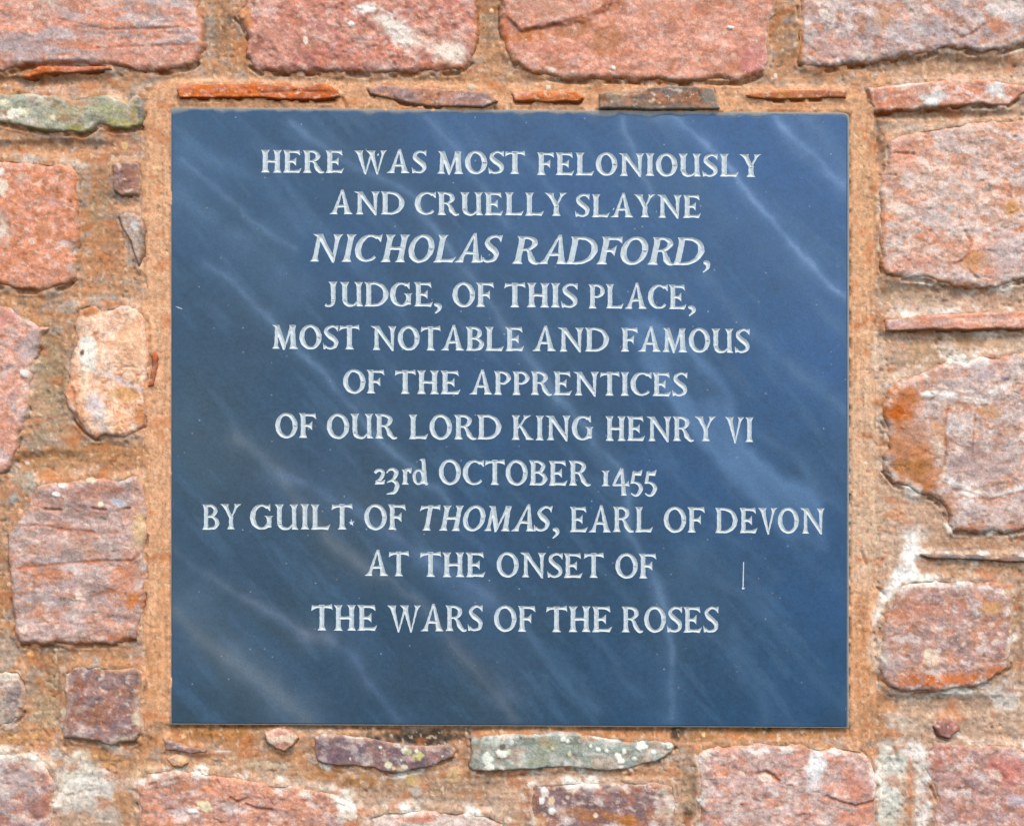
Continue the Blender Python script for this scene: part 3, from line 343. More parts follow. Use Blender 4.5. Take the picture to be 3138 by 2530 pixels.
def apply_patches(col, x, y, patches, seed):
    bump = np.zeros(x.shape)
    for i, (cx, cy, rx, ry, rot, c, st) in enumerate(patches):
        rr = max(rx, ry) * 1.9 + 10
        m = (np.abs(x - cx) < rr) & (np.abs(y - cy) < rr)
        if not m.any() or st <= 0: continue
        xx, yy = x[m], y[m]; ca, sa = math.cos(rot), math.sin(rot)
        u = ((xx - cx) * ca + (yy - cy) * sa) / rx; v = (-(xx - cx) * sa + (yy - cy) * ca) / ry
        small = min(rx, ry)
        d = np.sqrt(u * u + v * v) + (0.50 if small > 13 else .5 if max(rx, ry) > 3 * small else .22) * fbm(xx, yy, max(10 if max(rx, ry) < 3 * small else 22, small * .9), seed + i * 3, 4)
        thin = max(rx, ry) > 2.4 * small; soft = 0.5 if small > 18 else .75 if thin else 0.25
        k = sstep(1.0 + soft * .4, 1.0 - soft, d) * st
        if thin: k = k * np.clip(.75 + 1.1 * fbm(xx, yy, 24, seed + i * 3 + 1, 4), .1, 1)
        col[m] = mixc(col[m], L(c), k)
        lum = sum(c) / 3
        if lum > 222 and small < 24 and not thin: bump[m] = np.maximum(bump[m], k * 4.0)
    return bump

def punch(col):   # minerals: push hue and value apart a little
    m = L((200, 160, 140)).mean(); lum = col.mean(1)[:, None]
    col = lum + (col - lum) * 1.10
    return np.clip(col * (np.clip(lum, .01, 2) / m) ** .22 * .98, .003, .8)
def veil(x, y, col, off):
    # lime bloom along the joints, heaviest in the damp lower and right hand masonry
    wt = .30 + .9 * np.clip(np.maximum((x - 2560) / 260, (y - 2200) / 160), 0, 1) * sstep(700, 1500, y + (x > 2600) * 300)
    n = fbm(x, y, 75, 951, 5, 1.2, 1, .3, .62)
    k = sstep(.04, .34, n) * sstep(40, 4, np.abs(off)) * wt
    return mixc(col, L((236, 228, 218)), k * .8)
def build_stone(sd, idx):
    P = np.array(sd["poly"], float); step = 12.0 if sd.get("coarse") else 3.7
    pad = 16
    x0, y0 = P.min(0) - pad; x1, y1 = P.max(0) + pad
    def lines(a, b, lo, hi):     # fine lines where the photograph looks, coarse beyond it
        out = []; t = a
        while t < b: out.append(t); t += step if (lo - 40 < t < hi + 40) else max(step, 14)
        out.append(b); return np.array(out)
    gx, gy = np.meshgrid(lines(x0, x1, 0, 3138), lines(y0, y1, 0, 2530))
    x, y = gx.ravel(), gy.ravel(); seed = 100 + idx * 31
    jx = fbm(x, y, 14, seed + 5, 1) * 1.2; x = x + jx; y = y + fbm(x, y, 14, seed + 6, 1) * 1.2
    d0 = segdist(x, y, P, True)
    small = min(np.ptp(P[:, 0]), np.ptp(P[:, 1])) < 110
    d = d0 + (3 if small else 0) + fbm(x, y, 52, seed, 4) * sd["rag"] * (.7 if small else 1.6) + fbm(x, y, 13, seed + 1, 2) * sd["rag"] * .4
    rg = sd["rough"]; es = sd["esoft"] * (1.0 if min(np.ptp(P[:, 0]), np.ptp(P[:, 1])) < 110 else 1.6) * (1 + .5 * fbm(x, y, 70, seed + 2, 2))
    prof = np.sqrt(np.clip(1 - (1 - np.clip(d / es, 0, 1)) ** 2, 0, 1))
    lay = fbm(x, y, 60, seed + 3, 4, sd["ax"], 1, sd["rot"], .55)
    ymn, ymx = P[:, 1].min(), P[:, 1].max(); vt = np.clip((y - ymn) / max(ymx - ymn, 1), 0, 1)
    SH = sd["h"] * (.24 + .24 * vt) + (7 if small else 1.5) + fbm(x, y, 75, seed + 90, 2) * (1.5 if small else 3.5); h = -18 + (SH + 18) * prof
    h = np.where(d < 0, -18 + d * 2.5, h)
    relief = lay * 2.1 * rg + fbm(x, y, 170, seed + 4, 2) * 4.5 + fbm(x, y, 16, seed + 7, 3) * .8 * rg
    ridged = np.abs(fbm(x, y, 42, seed + 8, 3, sd["ax"], 1, sd["rot"]))
    relief -= np.clip(.07 - ridged, 0, .07) / .07 * .9 * rg * sstep(0, .3, fbm(x, y, 120, seed + 9, 2))
    pitn = fbm(x, y, 13, seed + 10, 2, 1.8, 1, sd["rot"]); pit = sstep(.42, .62, pitn) * sstep(-.1, .35, fbm(x, y, 90, seed + 11, 2)) * sd["pits"]
    relief -= pit * 2.6
    fc = fbm(x, y, 95, seed + 93, 4, sd["ax"] * .7, 1, sd["rot"], .45); fz = fbm(x, y, 60, seed + 94, 4, 1.2, 1, .5, .45)
    relief += (sstep(.02, .07, fc) * 1.2 + sstep(.3, .34, fc) * 1.4 - sstep(.16, .2, fz) * 1.1) * rg
    h = h + relief * prof
    dmin = np.full(x.shape, 1e9)
    for (pl, drop) in sd["steps"]:
        s_ = segdist(x, y, pl, True) + fbm(x, y, 30, seed + 60, 3) * 6
        h += sstep(-9, 4, s_) * drop
    for ci, (pl, wd, dep) in enumerate(sd["cracks"]):
        cd = segdist(x, y, pl, False) + fbm(x, y, 20, seed + 20 + ci, 3) * 3.5
        k = np.clip(1 - np.abs(cd) / wd, 0, 1); h -= k * dep * 1.6 * prof; dmin = np.minimum(dmin, np.abs(cd) / wd)
    # colour of the stone itself
    pale = .03 if small else .11
    c1, c2, c3 = (L(tuple((1 - pale) * np.array(c) + pale * np.array((242, 224, 214)))) for c in sd["cols"])
    n1 = fbm(x, y, 85, seed + 30, 4, sd["ax"], 1, sd["rot"] + .1, .6); n2 = fbm(x, y, 38, seed + 34, 4, sd["ax"], 1, sd["rot"] - .1, .65); n3 = fbm(x, y, 11, seed + 38, 3, 1.3, 1, 0, .7)
    col = np.tile(c1, (len(x), 1))
    col = mixc(col, c2, sstep(-.12, .2, n1)); col = mixc(col, c3, sstep(.02, .3, n2) * .85)
    col = mixc(col, c1 * 1.12, sstep(.02, .08, fc) * .35); col = mixc(col, (c3 + L((214, 146, 116))) / 2, sstep(.16, .21, fz) * .45)
    vv = 1 + n3 * .34 + fbm(x, y, 26, seed + 41, 3, sd["ax"], 1, sd["rot"]) * .3
    col = col * vv[:, None]
    col = mixc(col, L((236, 214, 196)), sstep(.30, .55, fbm(x, y, 17, seed + 42, 3, 1.6, 1, sd["rot"])) * .55 * min(1.0, rg))
    col = mixc(col, L((206, 122, 70)), sstep(.22, .5, fbm(x, y, 30, seed + 46, 4, sd["ax"])) * (.34 if sd["ea"] > .3 and rg >= .75 else .12))
    chk = np.clip((P[:, 0].mean() - 2500) / 300, 0, 1) + np.clip((P[:, 1].mean() - 2250) / 150, 0, 1)
    if not small: col = mixc(col, L((234, 222, 216)), sstep(.08, .42, fbm(x, y, 48, seed + 97, 5, 1.5, 1, .2, .65)) * (.28 + .3 * min(chk, 1)))
    col = col * (1 - .2 * pit)[:, None]
    ek = sstep(sd["er"], sd["er"] * .25, d + fbm(x, y, 34, seed + 50, 3) * sd["er"] * .8) * sd["ea"]
    col = mixc(col, L(sd["edge"]), ek)
    if len(sd["cracks"]): col = mixc(col, L((176, 96, 60)), np.clip(1.3 - dmin, 0, 1) * .55)
    bmp = apply_patches(col, x, y, sd["patches"], seed + 70)
    if sd["er"] > 4: apply_patches(col, x, y, GL, 900)
    # weathered iron rim that runs out into the joint, where the face turns over
    rim = sstep(2, -8, d); col = mixc(col, L((186, 124, 80)), rim * .45)
    smear = sstep(26, 2, d + 60 * sstep(-.05, .35, fbm(x, y, 80, seed + 91, 3))) * (1 - vt) ** .7 * (.4 if small else 1)
    col = mixc(col, L((204, 158, 124)) * (1 + n3 * .3)[:, None], smear * .75)
    col = mixc(col, L(sd["edge"]), sstep(10, 2, d + fbm(x, y, 22, seed + 95, 2) * 4) * np.clip(vt * 1.3 - .3, 0, 1) * (.3 + sd["ea"] * .6))
    if not small: col = veil(x, y, col, -d)
    h = h + bmp * prof
    col = punch(col)
    ny, nx = gx.shape; I = np.arange(ny * nx).reshape(ny, nx)
    dm = d.reshape(ny, nx); keep = (np.maximum.reduce([dm[:-1, :-1], dm[1:, :-1], dm[:-1, 1:], dm[1:, 1:]]) > -9)
    F = np.stack([I[:-1, :-1], I[1:, :-1], I[1:, 1:], I[:-1, 1:]], -1)[keep]
    used = np.unique(F); mp = np.full(ny * nx, -1); mp[used] = np.arange(len(used)); F = mp[F]
    x, y, h, col = x[used], y[used], h[used], col[used]
    # body behind the face so the stone is solid: boundary edges carried back into the wall
    e = np.concatenate([F[:, [0, 1]], F[:, [1, 2]], F[:, [2, 3]], F[:, [3, 0]]]); key = e.min(1).astype(np.int64) * len(x) + e.max(1)
    _, inv, cnt = np.unique(key, return_inverse=True, return_counts=True); be = e[cnt[inv] == 1]
    bv = np.unique(be); bm = np.full(len(x), -1); bm[bv] = np.arange(len(bv)) + len(x)
    co = np.concatenate([to3(x, y, h), to3(x[bv], y[bv], np.full(len(bv), -150.0))]); col = np.concatenate([col, col[bv]])
    Q = np.stack([be[:, 1], be[:, 0], bm[be[:, 0]], bm[be[:, 1]]], -1)
    cx, cy = P.mean(0); loc = ((cx - CX) * S, 0, (CY - cy) * S)
    o = new_mesh("stone", co - np.array(loc), np.concatenate([F, Q]), M_STONE, wall, np.clip(col, .003, .9), loc=loc)
    if sd["label"]: o["label"] = sd["label"]
    return o

for i, sd in enumerate(stones): build_stone(sd, i)

# ------------------------------------------------------------------ mortar
def mortar():
    def lines(lo, hi, a, b):
        l1 = np.arange(lo, a - 40, 26.0); l2 = np.arange(a - 40, b + 40, 4.6); l3 = np.arange(b + 40, hi + 26, 26.0)
        return np.concatenate([l1, l2, l3])
    gx, gy = np.meshgrid(lines(-900, 4050, 0, 3138), lines(-900, 3420, 0, 2530)); ny, nx = gx.shape
    x, y = gx.ravel(), gy.ravel()
    best = np.full(x.shape, -1e9); below = np.zeros(x.shape)
    for sd in stones:
        P = np.array(sd["poly"], float); a = P.min(0) - 70; b = P.max(0) + 70
        m = (x > a[0]) & (x < b[0]) & (y > a[1]) & (y < b[1]); mi = np.nonzero(m)[0]
        if not len(mi): continue
        d = segdist(x[mi], y[mi], P, True); up = d > best[mi]; best[mi[up]] = d[up]
        if sd["h"] > 9:   # small gaps under the overhanging lower edges
            dd = segdist(x[mi], y[mi] - 6.0, P, True); below[mi] = np.maximum(below[mi], sstep(-5, 1, dd) * sstep(4, -2, d))
    dp = -segdist(x, y, PLAQ, True)                     # distance outside the plaque
    band = sstep(88, 72, dp + fbm(x, y, 90, 5, 3) * 16)
    lowb = sstep(2210, 2235, y) * sstep(400, 520, x) * sstep(2640, 2560, x)
    band *= (1 - lowb)
    deep = np.zeros(x.shape)
    for cx_, cy_, rx_, ry_ in ((655, 60, 50, 110), (1497, 90, 42, 110), (2398, 110, 34, 110), (2398, -60, 34, 110), (2900, 205, 300, 30), (60, 250, 240, 16), (150, 450, 200, 22), (300, 690, 46, 130), (2860, 352, 260, 14), (2690, 460, 18, 80), (2850, 905, 200, 30), (2900, 1035, 200, 26), (150, 1160, 44, 160), (150, 1420, 130, 34), (130, 2150, 50, 110), (2880, 2160, 200, 30), (3120, 1950, 16, 150), (2108, 2440, 24, 90), (800, 2390, 0.1, 0.1)):
        deep = np.maximum(deep, sstep(1.4, .45, np.sqrt(((x - cx_) / rx_) ** 2 + ((y - cy_) / ry_) ** 2) + .25 * fbm(x, y, 60, 12, 3)))
    deep *= 1 - band
    h = -5 + band * 5 - deep * 10 + fbm(x, y, 120, 11, 3) * 3.5
    h -= lowb * sstep(40, 8, dp) * 6
    # float marks: along the band at either side, level elsewhere
    side = ((x < 524) & (x > 430) & (y > 330) & (y < 2300)) | ((x > 2600) & (x < 2695) & (y > 350))
    hs = fbm(x, y, 30, 21, 4, 5, .5); vs_ = fbm(x, y, 30, 22, 4, .4, 6)
    h += np.where(side, vs_, hs) * .7 + fbm(x, y, 13, 23, 3) * (.5 + (1 - band) * .8)
    lump = fbm(x, y, 34, 31, 3); h += (1 - band) * lump * 2.4
    hole = sstep(.42, .56, fbm(x, y, 15, 33, 2)) * sstep(.0, .4, fbm(x, y, 110, 34, 2)); h -= hole * (3 + 2.5 * (1 - band))
    near = sstep(-22, -2, best); h += near * 6.5 * (1 - band) * (1 - .7 * deep) * (1 + fbm(x, y, 60, 35, 2) * .8) + near * band * 3       # mortar laps up to the stones
    gap = below * sstep(-.12, .15, fbm(x, y, 60, 41, 3)); h -= gap * 16
    seam = sstep(7, 2, dp) * np.where((x > 2590) | (y > 2200), 1.0, .25) * sstep(-.25, .1, fbm(x, y, 50, 57, 3)); h -= seam * 12
    h += sstep(30, 8, dp) * (x < 2590) * (y < 2200) * (1.2 + 1.6 * fbm(x, y, 50, 58, 3))
    crk = np.abs(fbm(x, y, 150, 51, 3, 1.6, 1)); ck = np.clip(1 - crk / .012, 0, 1) * sstep(.1, .3, fbm(x, y, 200, 52, 2)); h -= ck * 4
    for pl in ([(640, 2222), (641, 2262)], [(1050, 300), (1056, 328)], [(2600, 2215), (2606, 2262)], [(2740, 2290), (2752, 2330), (2760, 2370)], [(2640, 1690), (2655, 1730)], [(2690, 1800), (2712, 1825)], [(2683, 350), (2695, 400), (2690, 470)], [(1515, 330), (1520, 350)], [(545, 300), (540, 318)], [(2682, 1960), (2686, 2050)]):
        cd = segdist(x, y, pl, False) + fbm(x, y, 16, 55, 2) * 2; h -= np.clip(1 - cd / 6, 0, 1) * 9
    # colour
    tan, och, gr, lt = L((206, 158, 124)), L((198, 144, 106)), L((180, 160, 146)), L((230, 176, 138))
    n1 = fbm(x, y, 110, 61, 4, 1.6, 1); n2 = fbm(x, y, 46, 62, 4, 1.4, 1); n3 = fbm(x, y, 13, 63, 3)
    col = np.tile(tan, (len(x), 1)); col = mixc(col, och, sstep(-.05, .3, n1) * .8); col = mixc(col, gr, sstep(.05, .35, n2) * (.75 - .5 * band)); col = mixc(col, lt, band * .75)
    far = sstep(2690, 2760, x + fbm(x, y, 90, 71, 3) * 40) + sstep(2330, 2400, y); col = mixc(col, L((204, 176, 156)), np.clip(far, 0, 1) * .6)
    apply_patches(col, x, y, [(a, b, c, d, e, tuple(.82 * np.array(f) + .18 * np.array((206, 166, 146))), g) for a, b, c, d, e, f, g in MP], 300)
    apply_patches(col, x, y, GL, 900)
    st = np.where(side, vs_, hs)
    col = veil(x, y, col, best + 400 * sstep(90, 60, dp))
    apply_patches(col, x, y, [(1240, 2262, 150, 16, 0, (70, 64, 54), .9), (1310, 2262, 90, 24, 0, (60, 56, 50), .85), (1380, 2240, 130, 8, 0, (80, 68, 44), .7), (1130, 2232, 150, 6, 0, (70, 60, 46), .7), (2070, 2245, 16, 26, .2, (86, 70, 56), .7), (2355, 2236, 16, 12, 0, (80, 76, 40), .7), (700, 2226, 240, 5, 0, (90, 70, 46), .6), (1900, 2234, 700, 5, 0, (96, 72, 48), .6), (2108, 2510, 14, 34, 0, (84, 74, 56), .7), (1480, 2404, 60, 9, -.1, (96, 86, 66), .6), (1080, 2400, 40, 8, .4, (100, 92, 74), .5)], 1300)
    col *= (1 + n3 * .24 + st * .20 + fbm(x, y, 28, 64, 3) * .16)[:, None]
    col = mixc(col, L((238, 214, 184)), sstep(.46, .6, fbm(x, y, 18, 66, 2)) * .5)
    col = mixc(col, L((92, 80, 66)), sstep(.50, .62, fbm(x, y, 12, 67, 2)) * .4)
    col = mixc(col, L((206, 122, 74)), sstep(.25, .5, fbm(x, y, 60, 68, 4, 1.5)) * .45)
    for (px_, py_, r_, c_) in ((485, 516, 8, (244, 200, 150)), (382, 446, 12, (232, 196, 140)), (91, 2003, 11, (240, 186, 130)), (1506, 30, 7, (250, 226, 180)), (562, 2257, 7, (236, 200, 150)), (2653, 1419, 4, WHT), (2378, 231, 6, WHT), (1680, 269, 9, (224, 218, 196)), (1445, 268, 12, (200, 190, 170)), (1260, 2389, 22, (206, 176, 128)), (1390, 2375, 26, (214, 180, 140)), (1275, 2424, 20, (196, 182, 168)), (80, 1420, 7, (220, 206, 200)), (375, 2440, 9, (206, 150, 110)), (2157, 2251, 6, (250, 220, 170)), (40, 1530, 14, (170, 168, 166)), (498, 309, 5, (170, 170, 172))):
        k = sstep(r_ * 1.15, r_ * .7, np.hypot(x - px_, y - py_)); col = mixc(col, L(c_), k * .9); h += k * 3
    col = punch(col)
    drop = sstep(10, 30, best); h -= drop * 60
    F = None; I = np.arange(ny * nx).reshape(ny, nx); B = best.reshape(ny, nx); D = dp.reshape(ny, nx)
    mn = lambda A: np.minimum.reduce([A[:-1, :-1], A[1:, :-1], A[:-1, 1:], A[1:, 1:]]); mx = lambda A: np.maximum.reduce([A[:-1, :-1], A[1:, :-1], A[:-1, 1:], A[1:, 1:]])
    keep = (mn(B) < 26) & (mx(D) > -10)
    F = np.stack([I[:-1, :-1], I[1:, :-1], I[1:, 1:], I[:-1, 1:]], -1)[keep]
    used = np.unique(F); mp = np.full(ny * nx, -1); mp[used] = np.arange(len(used)); F = mp[F]
    x, y, h, col = x[used], y[used], h[used], col[used]
    e = np.concatenate([F[:, [0, 1]], F[:, [1, 2]], F[:, [2, 3]], F[:, [3, 0]]]); key = e.min(1).astype(np.int64) * len(x) + e.max(1)
    _, inv, cnt = np.unique(key, return_inverse=True, return_counts=True); be = e[cnt[inv] == 1]
    bv = np.unique(be); bm = np.full(len(x), -1); bm[bv] = np.arange(len(bv)) + len(x)
    co = np.concatenate([to3(x, y, h), to3(x[bv], y[bv], np.full(len(bv), -900.0))]); col = np.concatenate([col, col[bv]])
    Q = np.stack([be[:, 1], be[:, 0], bm[be[:, 0]], bm[be[:, 1]]], -1)
    new_mesh("mortar", co, np.concatenate([F, Q]), M_MORTAR, wall, np.clip(col, .003, .9))
mortar()

# ================================================================== PLAQUE
plaque = bpy.data.objects.new("memorial_plaque", None); sc.collection.objects.link(plaque)
PH = 5.5                                    # how far its face stands out, in grid units
plaque["label"] = "blue grey slate memorial plaque with carved pale capitals set into the stone wall"
plaque["category"] = "plaque"

# ---- lettering: every glyph is a union of chisel strokes, cap height 100
W = 18.0
def hs(x0, y0, x1, y1, w0, w1, f0=(0, 0), f1=(0, 0), k=24, n=14):
    Lp, Rp = [], []; H = abs(y1 - y0)
    for i in range(n + 1):
        t = i / n; t = .5 - .5 * math.cos(math.pi * t); y = y0 + (y1 - y0) * t; cx = x0 + (x1 - x0) * t; wd = w0 + (w1 - w0) * t
        a = max(0, 1 - H * t / k) ** 2.6; b = max(0, 1 - H * (1 - t) / k) ** 2.6
        Lp.append((cx - wd / 2 - f0[0] * a - f1[0] * b, y)); Rp.append((cx + wd / 2 + f0[1] * a + f1[1] * b, y))
    return Lp + Rp[::-1]
def vbar(x0, x1, y0, y1, w0, w1, f0=(0, 0), f1=(0, 0), k=20, n=10):
    D, U = [], []; Wd = abs(x1 - x0)
    for i in range(n + 1):
        t = i / n; x = x0 + (x1 - x0) * t; cy = y0 + (y1 - y0) * t; wd = w0 + (w1 - w0) * t
        a = max(0, 1 - Wd * t / k) ** 1.8; b = max(0, 1 - Wd * (1 - t) / k) ** 1.8
        D.append((x, cy - wd / 2 - f0[0] * a - f1[0] * b)); U.append((x, cy + wd / 2 + f0[1] * a + f1[1] * b))
    return D + U[::-1]
def path(pts, ws, n=5):
    P = [np.array(p, float) for p in pts]; out = []; wo = []
    E = [2 * P[0] - P[1]] + P + [2 * P[-1] - P[-2]]; Wv = [ws[0]] + list(ws) + [ws[-1]]
    for i in range(1, len(E) - 2):
        for j in range(n):
            t = j / n; a, b, c, d = E[i - 1], E[i], E[i + 1], E[i + 2]
            out.append(.5 * (2 * b + (c - a) * t + (2 * a - 5 * b + 4 * c - d) * t * t + (3 * b - a - 3 * c + d) * t ** 3)); wo.append(Wv[i] + (Wv[i + 1] - Wv[i]) * t)
    out.append(P[-1]); wo.append(ws[-1]); out = np.array(out); T = np.gradient(out, axis=0); T /= np.linalg.norm(T, axis=1)[:, None] + 1e-9
    N = np.stack([-T[:, 1], T[:, 0]], 1); wv = np.array(wo)[:, None] / 2
    return [tuple(p) for p in out + N * wv] + [tuple(p) for p in (out - N * wv)[::-1]]
def ring(cx, cy, rx, ry, ws, wt, tilt=.12, n=30):
    o = [(cx + rx * math.cos(a), cy + ry * math.sin(a)) for a in (2 * math.pi * i / n for i in range(n + 1))]
    q = []
    for i in range(n + 1):
        a = -2 * math.pi * i / n; px_, py_ = (rx - ws) * math.cos(a), (ry - wt) * math.sin(a)
        q.append((cx + px_ - tilt * py_ * .6, cy + py_ + tilt * px_ * .25))
    return o + q
def arc(cx, cy, rx, ry, a0, a1, wf, n=26):
    P = []; ws = []
    for i in range(n + 1):
        a = R(a0 + (a1 - a0) * i / n); P.append((cx + rx * math.cos(a), cy + ry * math.sin(a))); ws.append(wf(a, i / n))
    return path(P, ws, 1)
TOP = lambda: [(16, 98.5), (50, 98), (71, 101), (75, 76), (70, 80), (62, 86), (50, 88.5), (16, 89)]
BOT = lambda: [(16, 1), (50, 1), (72, -1), (82, 21), (76, 18), (66, 13.5), (50, 12), (16, 12)]
def stem(x, y0=0, y1=100, f0=(9, 9), f1=(9, 9), w_=None, k=24):
    w_ = w_ or W; return hs(x, y0, x, y1, w_, w_, f0, f1, k)
def glyph(ch):
    w_ = W
    if ch == 'I': return [stem(18)]
    if ch == 'H': return [stem(18), stem(72), vbar(20, 70, 50, 50, 11, 11, (2, 2), (2, 2))]
    if ch == 'E': return [stem(18, f0=(9, 3), f1=(9, 0)), TOP(), BOT(), vbar(20, 57, 50, 50, 11, 10, (1, 1), (15, 14), 20)]
    if ch == 'F': return [stem(18, f1=(9, 0)), TOP(), vbar(20, 57, 50, 50, 11, 10, (1, 1), (15, 14), 20)]
    if ch == 'L': return [stem(18, f0=(9, 3)), BOT()]
    if ch == 'T': return [stem(43, f1=(3, 3)), [(3, 99), (22, 97), (60, 97.5), (84, 103), (87, 79), (80, 85), (66, 88), (43, 89), (20, 87), (9, 83), (0, 76)]]
    if ch == 'N': return [hs(26, 0, 26, 92, w_ - 3, w_ - 5, (9, 8)), [(0, 100), (38, 100), (60, 66), (98, 18), (101, -5), (94, -4), (30, 78), (18, 90)], hs(96, -2, 96, 100, 10, w_ - 3, (0, 0), (10, 10), 30)]
    if ch == 'A': return [hs(20, 0, 56, 104, w_ - 4, 8, (13, 7), (0, 0)), hs(83, 0, 58, 107, w_ + 4, 10, (6, 8), (0, 0)), vbar(30, 78, 35, 35, 11, 11)]
    if ch == 'B': return [stem(17, f0=(9, 0), f1=(9, 0)), path([(15, 95), (40, 94.5), (57, 85), (60, 73), (52, 59), (38, 53), (17, 52)], [9, 10, 15, w_, 14, 9, 8]), path([(17, 52), (45, 50), (64, 38), (68, 25), (59, 10), (42, 5), (15, 5)], [8, 9, 16, w_ + 2, 14, 9.5, 9.5])]
    if ch == 'C': return [arc(49, 50, 40, 45.5, 52, 318, lambda a, t: 8 + (w_ - 5) * abs(math.cos(a)) ** 1.3 * (1 if .15 < t < .85 else .35)), [(64, 97), (80, 96), (90, 101), (90, 72), (84, 76), (76, 84), (64, 88)]]
    if ch == 'G': return [arc(46, 50, 37, 45.5, 52, 322, lambda a, t: 8 + (w_ - 5) * abs(math.cos(a)) ** 1.3 * (1 if .12 < t else .35)), [(60, 97), (74, 96), (82, 101), (83, 72), (77, 76), (70, 84), (60, 88)], hs(77, 8, 77, 54, w_, w_, (0, 0), (11, 9), 12)]
    if ch == 'D': return [stem(18, f0=(9, 0), f1=(9, 0)), path([(15, 95), (52, 93.5), (80, 79), (92, 50), (80, 21), (52, 6), (15, 5)], [9, 11, 16, w_ + 3, 16, 11, 9])]
    if ch == 'J': return [hs(37, 18, 36, 100, w_ - 2, w_, (0, 0), (9, 9)), path([(37, 26), (35, 12), (26, 2), (12, 0), (2, 6)], [w_ - 2, 14, 10, 8, 11])]
    if ch == 'K': return [stem(17), hs(26, 46, 68, 100, 9, 12, (0, 0), (12, 12), 22), hs(78, 0, 34, 64, w_ + 5, 12, (3, 9), (0, 0), 20)]
    if ch == 'M': return [hs(20, 0, 24, 96, w_ - 5, w_ - 6, (10, 8), (0, 0)), [(5, 100), (34, 100), (60, 26), (56, -4), (50, -4), (20, 76), (16, 90)], hs(54, -4, 88, 100, 6, 13, (0, 0), (3, 8), 20), hs(95, 0, 91, 98, w_ + 2, w_ - 1, (9, 9), (0, 6))]
    if ch == 'O': return [ring(48, 50, 48, 52, w_ + 1, 11.5)]
    if ch == 'P': return [stem(18, f1=(9, 0)), path([(16, 95), (42, 94.5), (60, 85), (65, 71), (58, 57), (42, 48), (24, 50)], [9, 10, 15, w_ + 1, 14, 9, 6])]
    if ch == 'R': return [stem(18, f1=(9, 0)), path([(16, 95), (42, 94.5), (60, 86), (65, 74), (58, 60), (42, 52), (20, 52)], [9, 10, 15, w_ + 1, 14, 9, 7]), path([(40, 54), (52, 42), (63, 20), (78, 4), (94, 3)], [9, 13, w_ + 1, 14, 6])]
    if ch == 'S': return [path([(60, 88), (48, 95), (33, 95), (17, 85), (15, 71), (28, 57), (46, 44), (57, 30), (53, 13), (37, 5), (20, 6), (8, 14)], [9, 9, 10, 14, w_ - 1, w_ + 1, w_ + 1, w_ - 1, 14, 10, 9, 10]), [(56, 98), (67, 101), (66, 74), (61, 79), (55, 88)], [(0, 28), (3, 0), (12, 1), (14, 11), (6, 19)]]
    if ch == 'U': return [hs(20, 24, 20, 100, w_, w_, (0, 0), (10, 10)), path([(20, 30), (25, 13), (42, 3.5), (60, 6), (78, 22)], [w_, w_ - 2, 12, 9, 7]), hs(82, 0, 80, 100, w_ - 3, w_ - 2, (3, 9), (10, 10))]
    if ch == 'V': return [hs(46, -6, 18, 100, 8, w_ + 3, (0, 0), (9, 9)), hs(44, -6, 72, 100, 6, 11, (0, 0), (10, 10))]
    if ch == 'W': return [hs(50, -6, 20, 100, 7, w_ + 3, (0, 0), (10, 9)), hs(49, -6, 80, 96, 6, 11, (0, 0), (0, 0)), hs(105, -6, 76, 100, 7, w_ + 3, (0, 0), (11, 9)), hs(104, -6, 134, 100, 6, 11, (0, 0), (10, 10))]
    if ch == 'Y': return [hs(50, 42, 18, 100, w_ - 1, w_ + 1, (0, 0), (11, 9), 22), hs(48, 42, 78, 100, 8, 11, (0, 0), (11, 12), 22), hs(48, 0, 48, 52, w_, w_ - 1, (9, 9), (0, 0))]
    if ch == ',': return [path([(4, 6), (12, 8), (20, 2), (20, -12), (6, -27)], [9, 17, 17, 11, 4])]
    if ch == '2': return [path([(5, 44), (14, 54), (28, 57), (40, 49), (40, 37), (28, 20), (10, 6)], [13, 12, 12, 15, 16, 14, 11]), [(4, -2), (46, 0), (50, 19), (44, 16), (32, 13), (12, 15)]]
    if ch == '3': return [path([(3, 46), (14, 57), (32, 61), (45, 51), (45, 39), (34, 22), (16, 10)], [5, 8, 13, w_, w_, 12, 6]), path([(6, 8), (28, 15), (46, 6), (49, -12), (36, -32), (4, -39)], [4, 9, 17, w_ + 2, 14, 4])]
    if ch == 'r': return [hs(14, 0, 14, 60, w_ - 2, w_ - 1, (8, 8), (7, 0), 16), [(12, 62), (28, 66), (44, 66), (40, 44), (34, 46), (27, 53), (16, 49)]]
    if ch == 'd': return [ring(27, 30, 27, 32, 14, 9), hs(54, 2, 48, 99, w_ + 1, w_ - 3, (2, 4), (0, 0)), [(29, 97), (40, 104), (52, 104), (57, 97), (50, 86), (38, 95)], path([(54, 12), (60, 2), (69, 2)], [12, 10, 5])]
    if ch == '1': return [hs(18, 0, 18, 62, w_ - 2, w_ - 2, (10, 10), (10, 10), 13)]
    if ch == '4': return [hs(47, -38, 38, 71, w_ - 1, 12, (4, 3), (0, 0), 14), path([(3, 4), (18, 34), (38, 71)], [9, 12, 12]), [(0, 0), (1, 9), (30, 9), (50, 10), (60, 14), (66, 22), (71, -2), (60, 1), (30, 0)]]
    if ch == '5': return [[(11, 60), (32, 58), (42, 62), (51, 66), (45, 41), (19, 43), (15, 14), (1, 10)], [(11, 60), (22, 60), (16, 12), (1, 10)], path([(2, 12), (22, 14), (39, 5), (44, -13), (34, -31), (20, -38), (3, -29)], [4, 9, 14, w_ - 1, 13, 9, 5])]
    raise KeyError(ch)

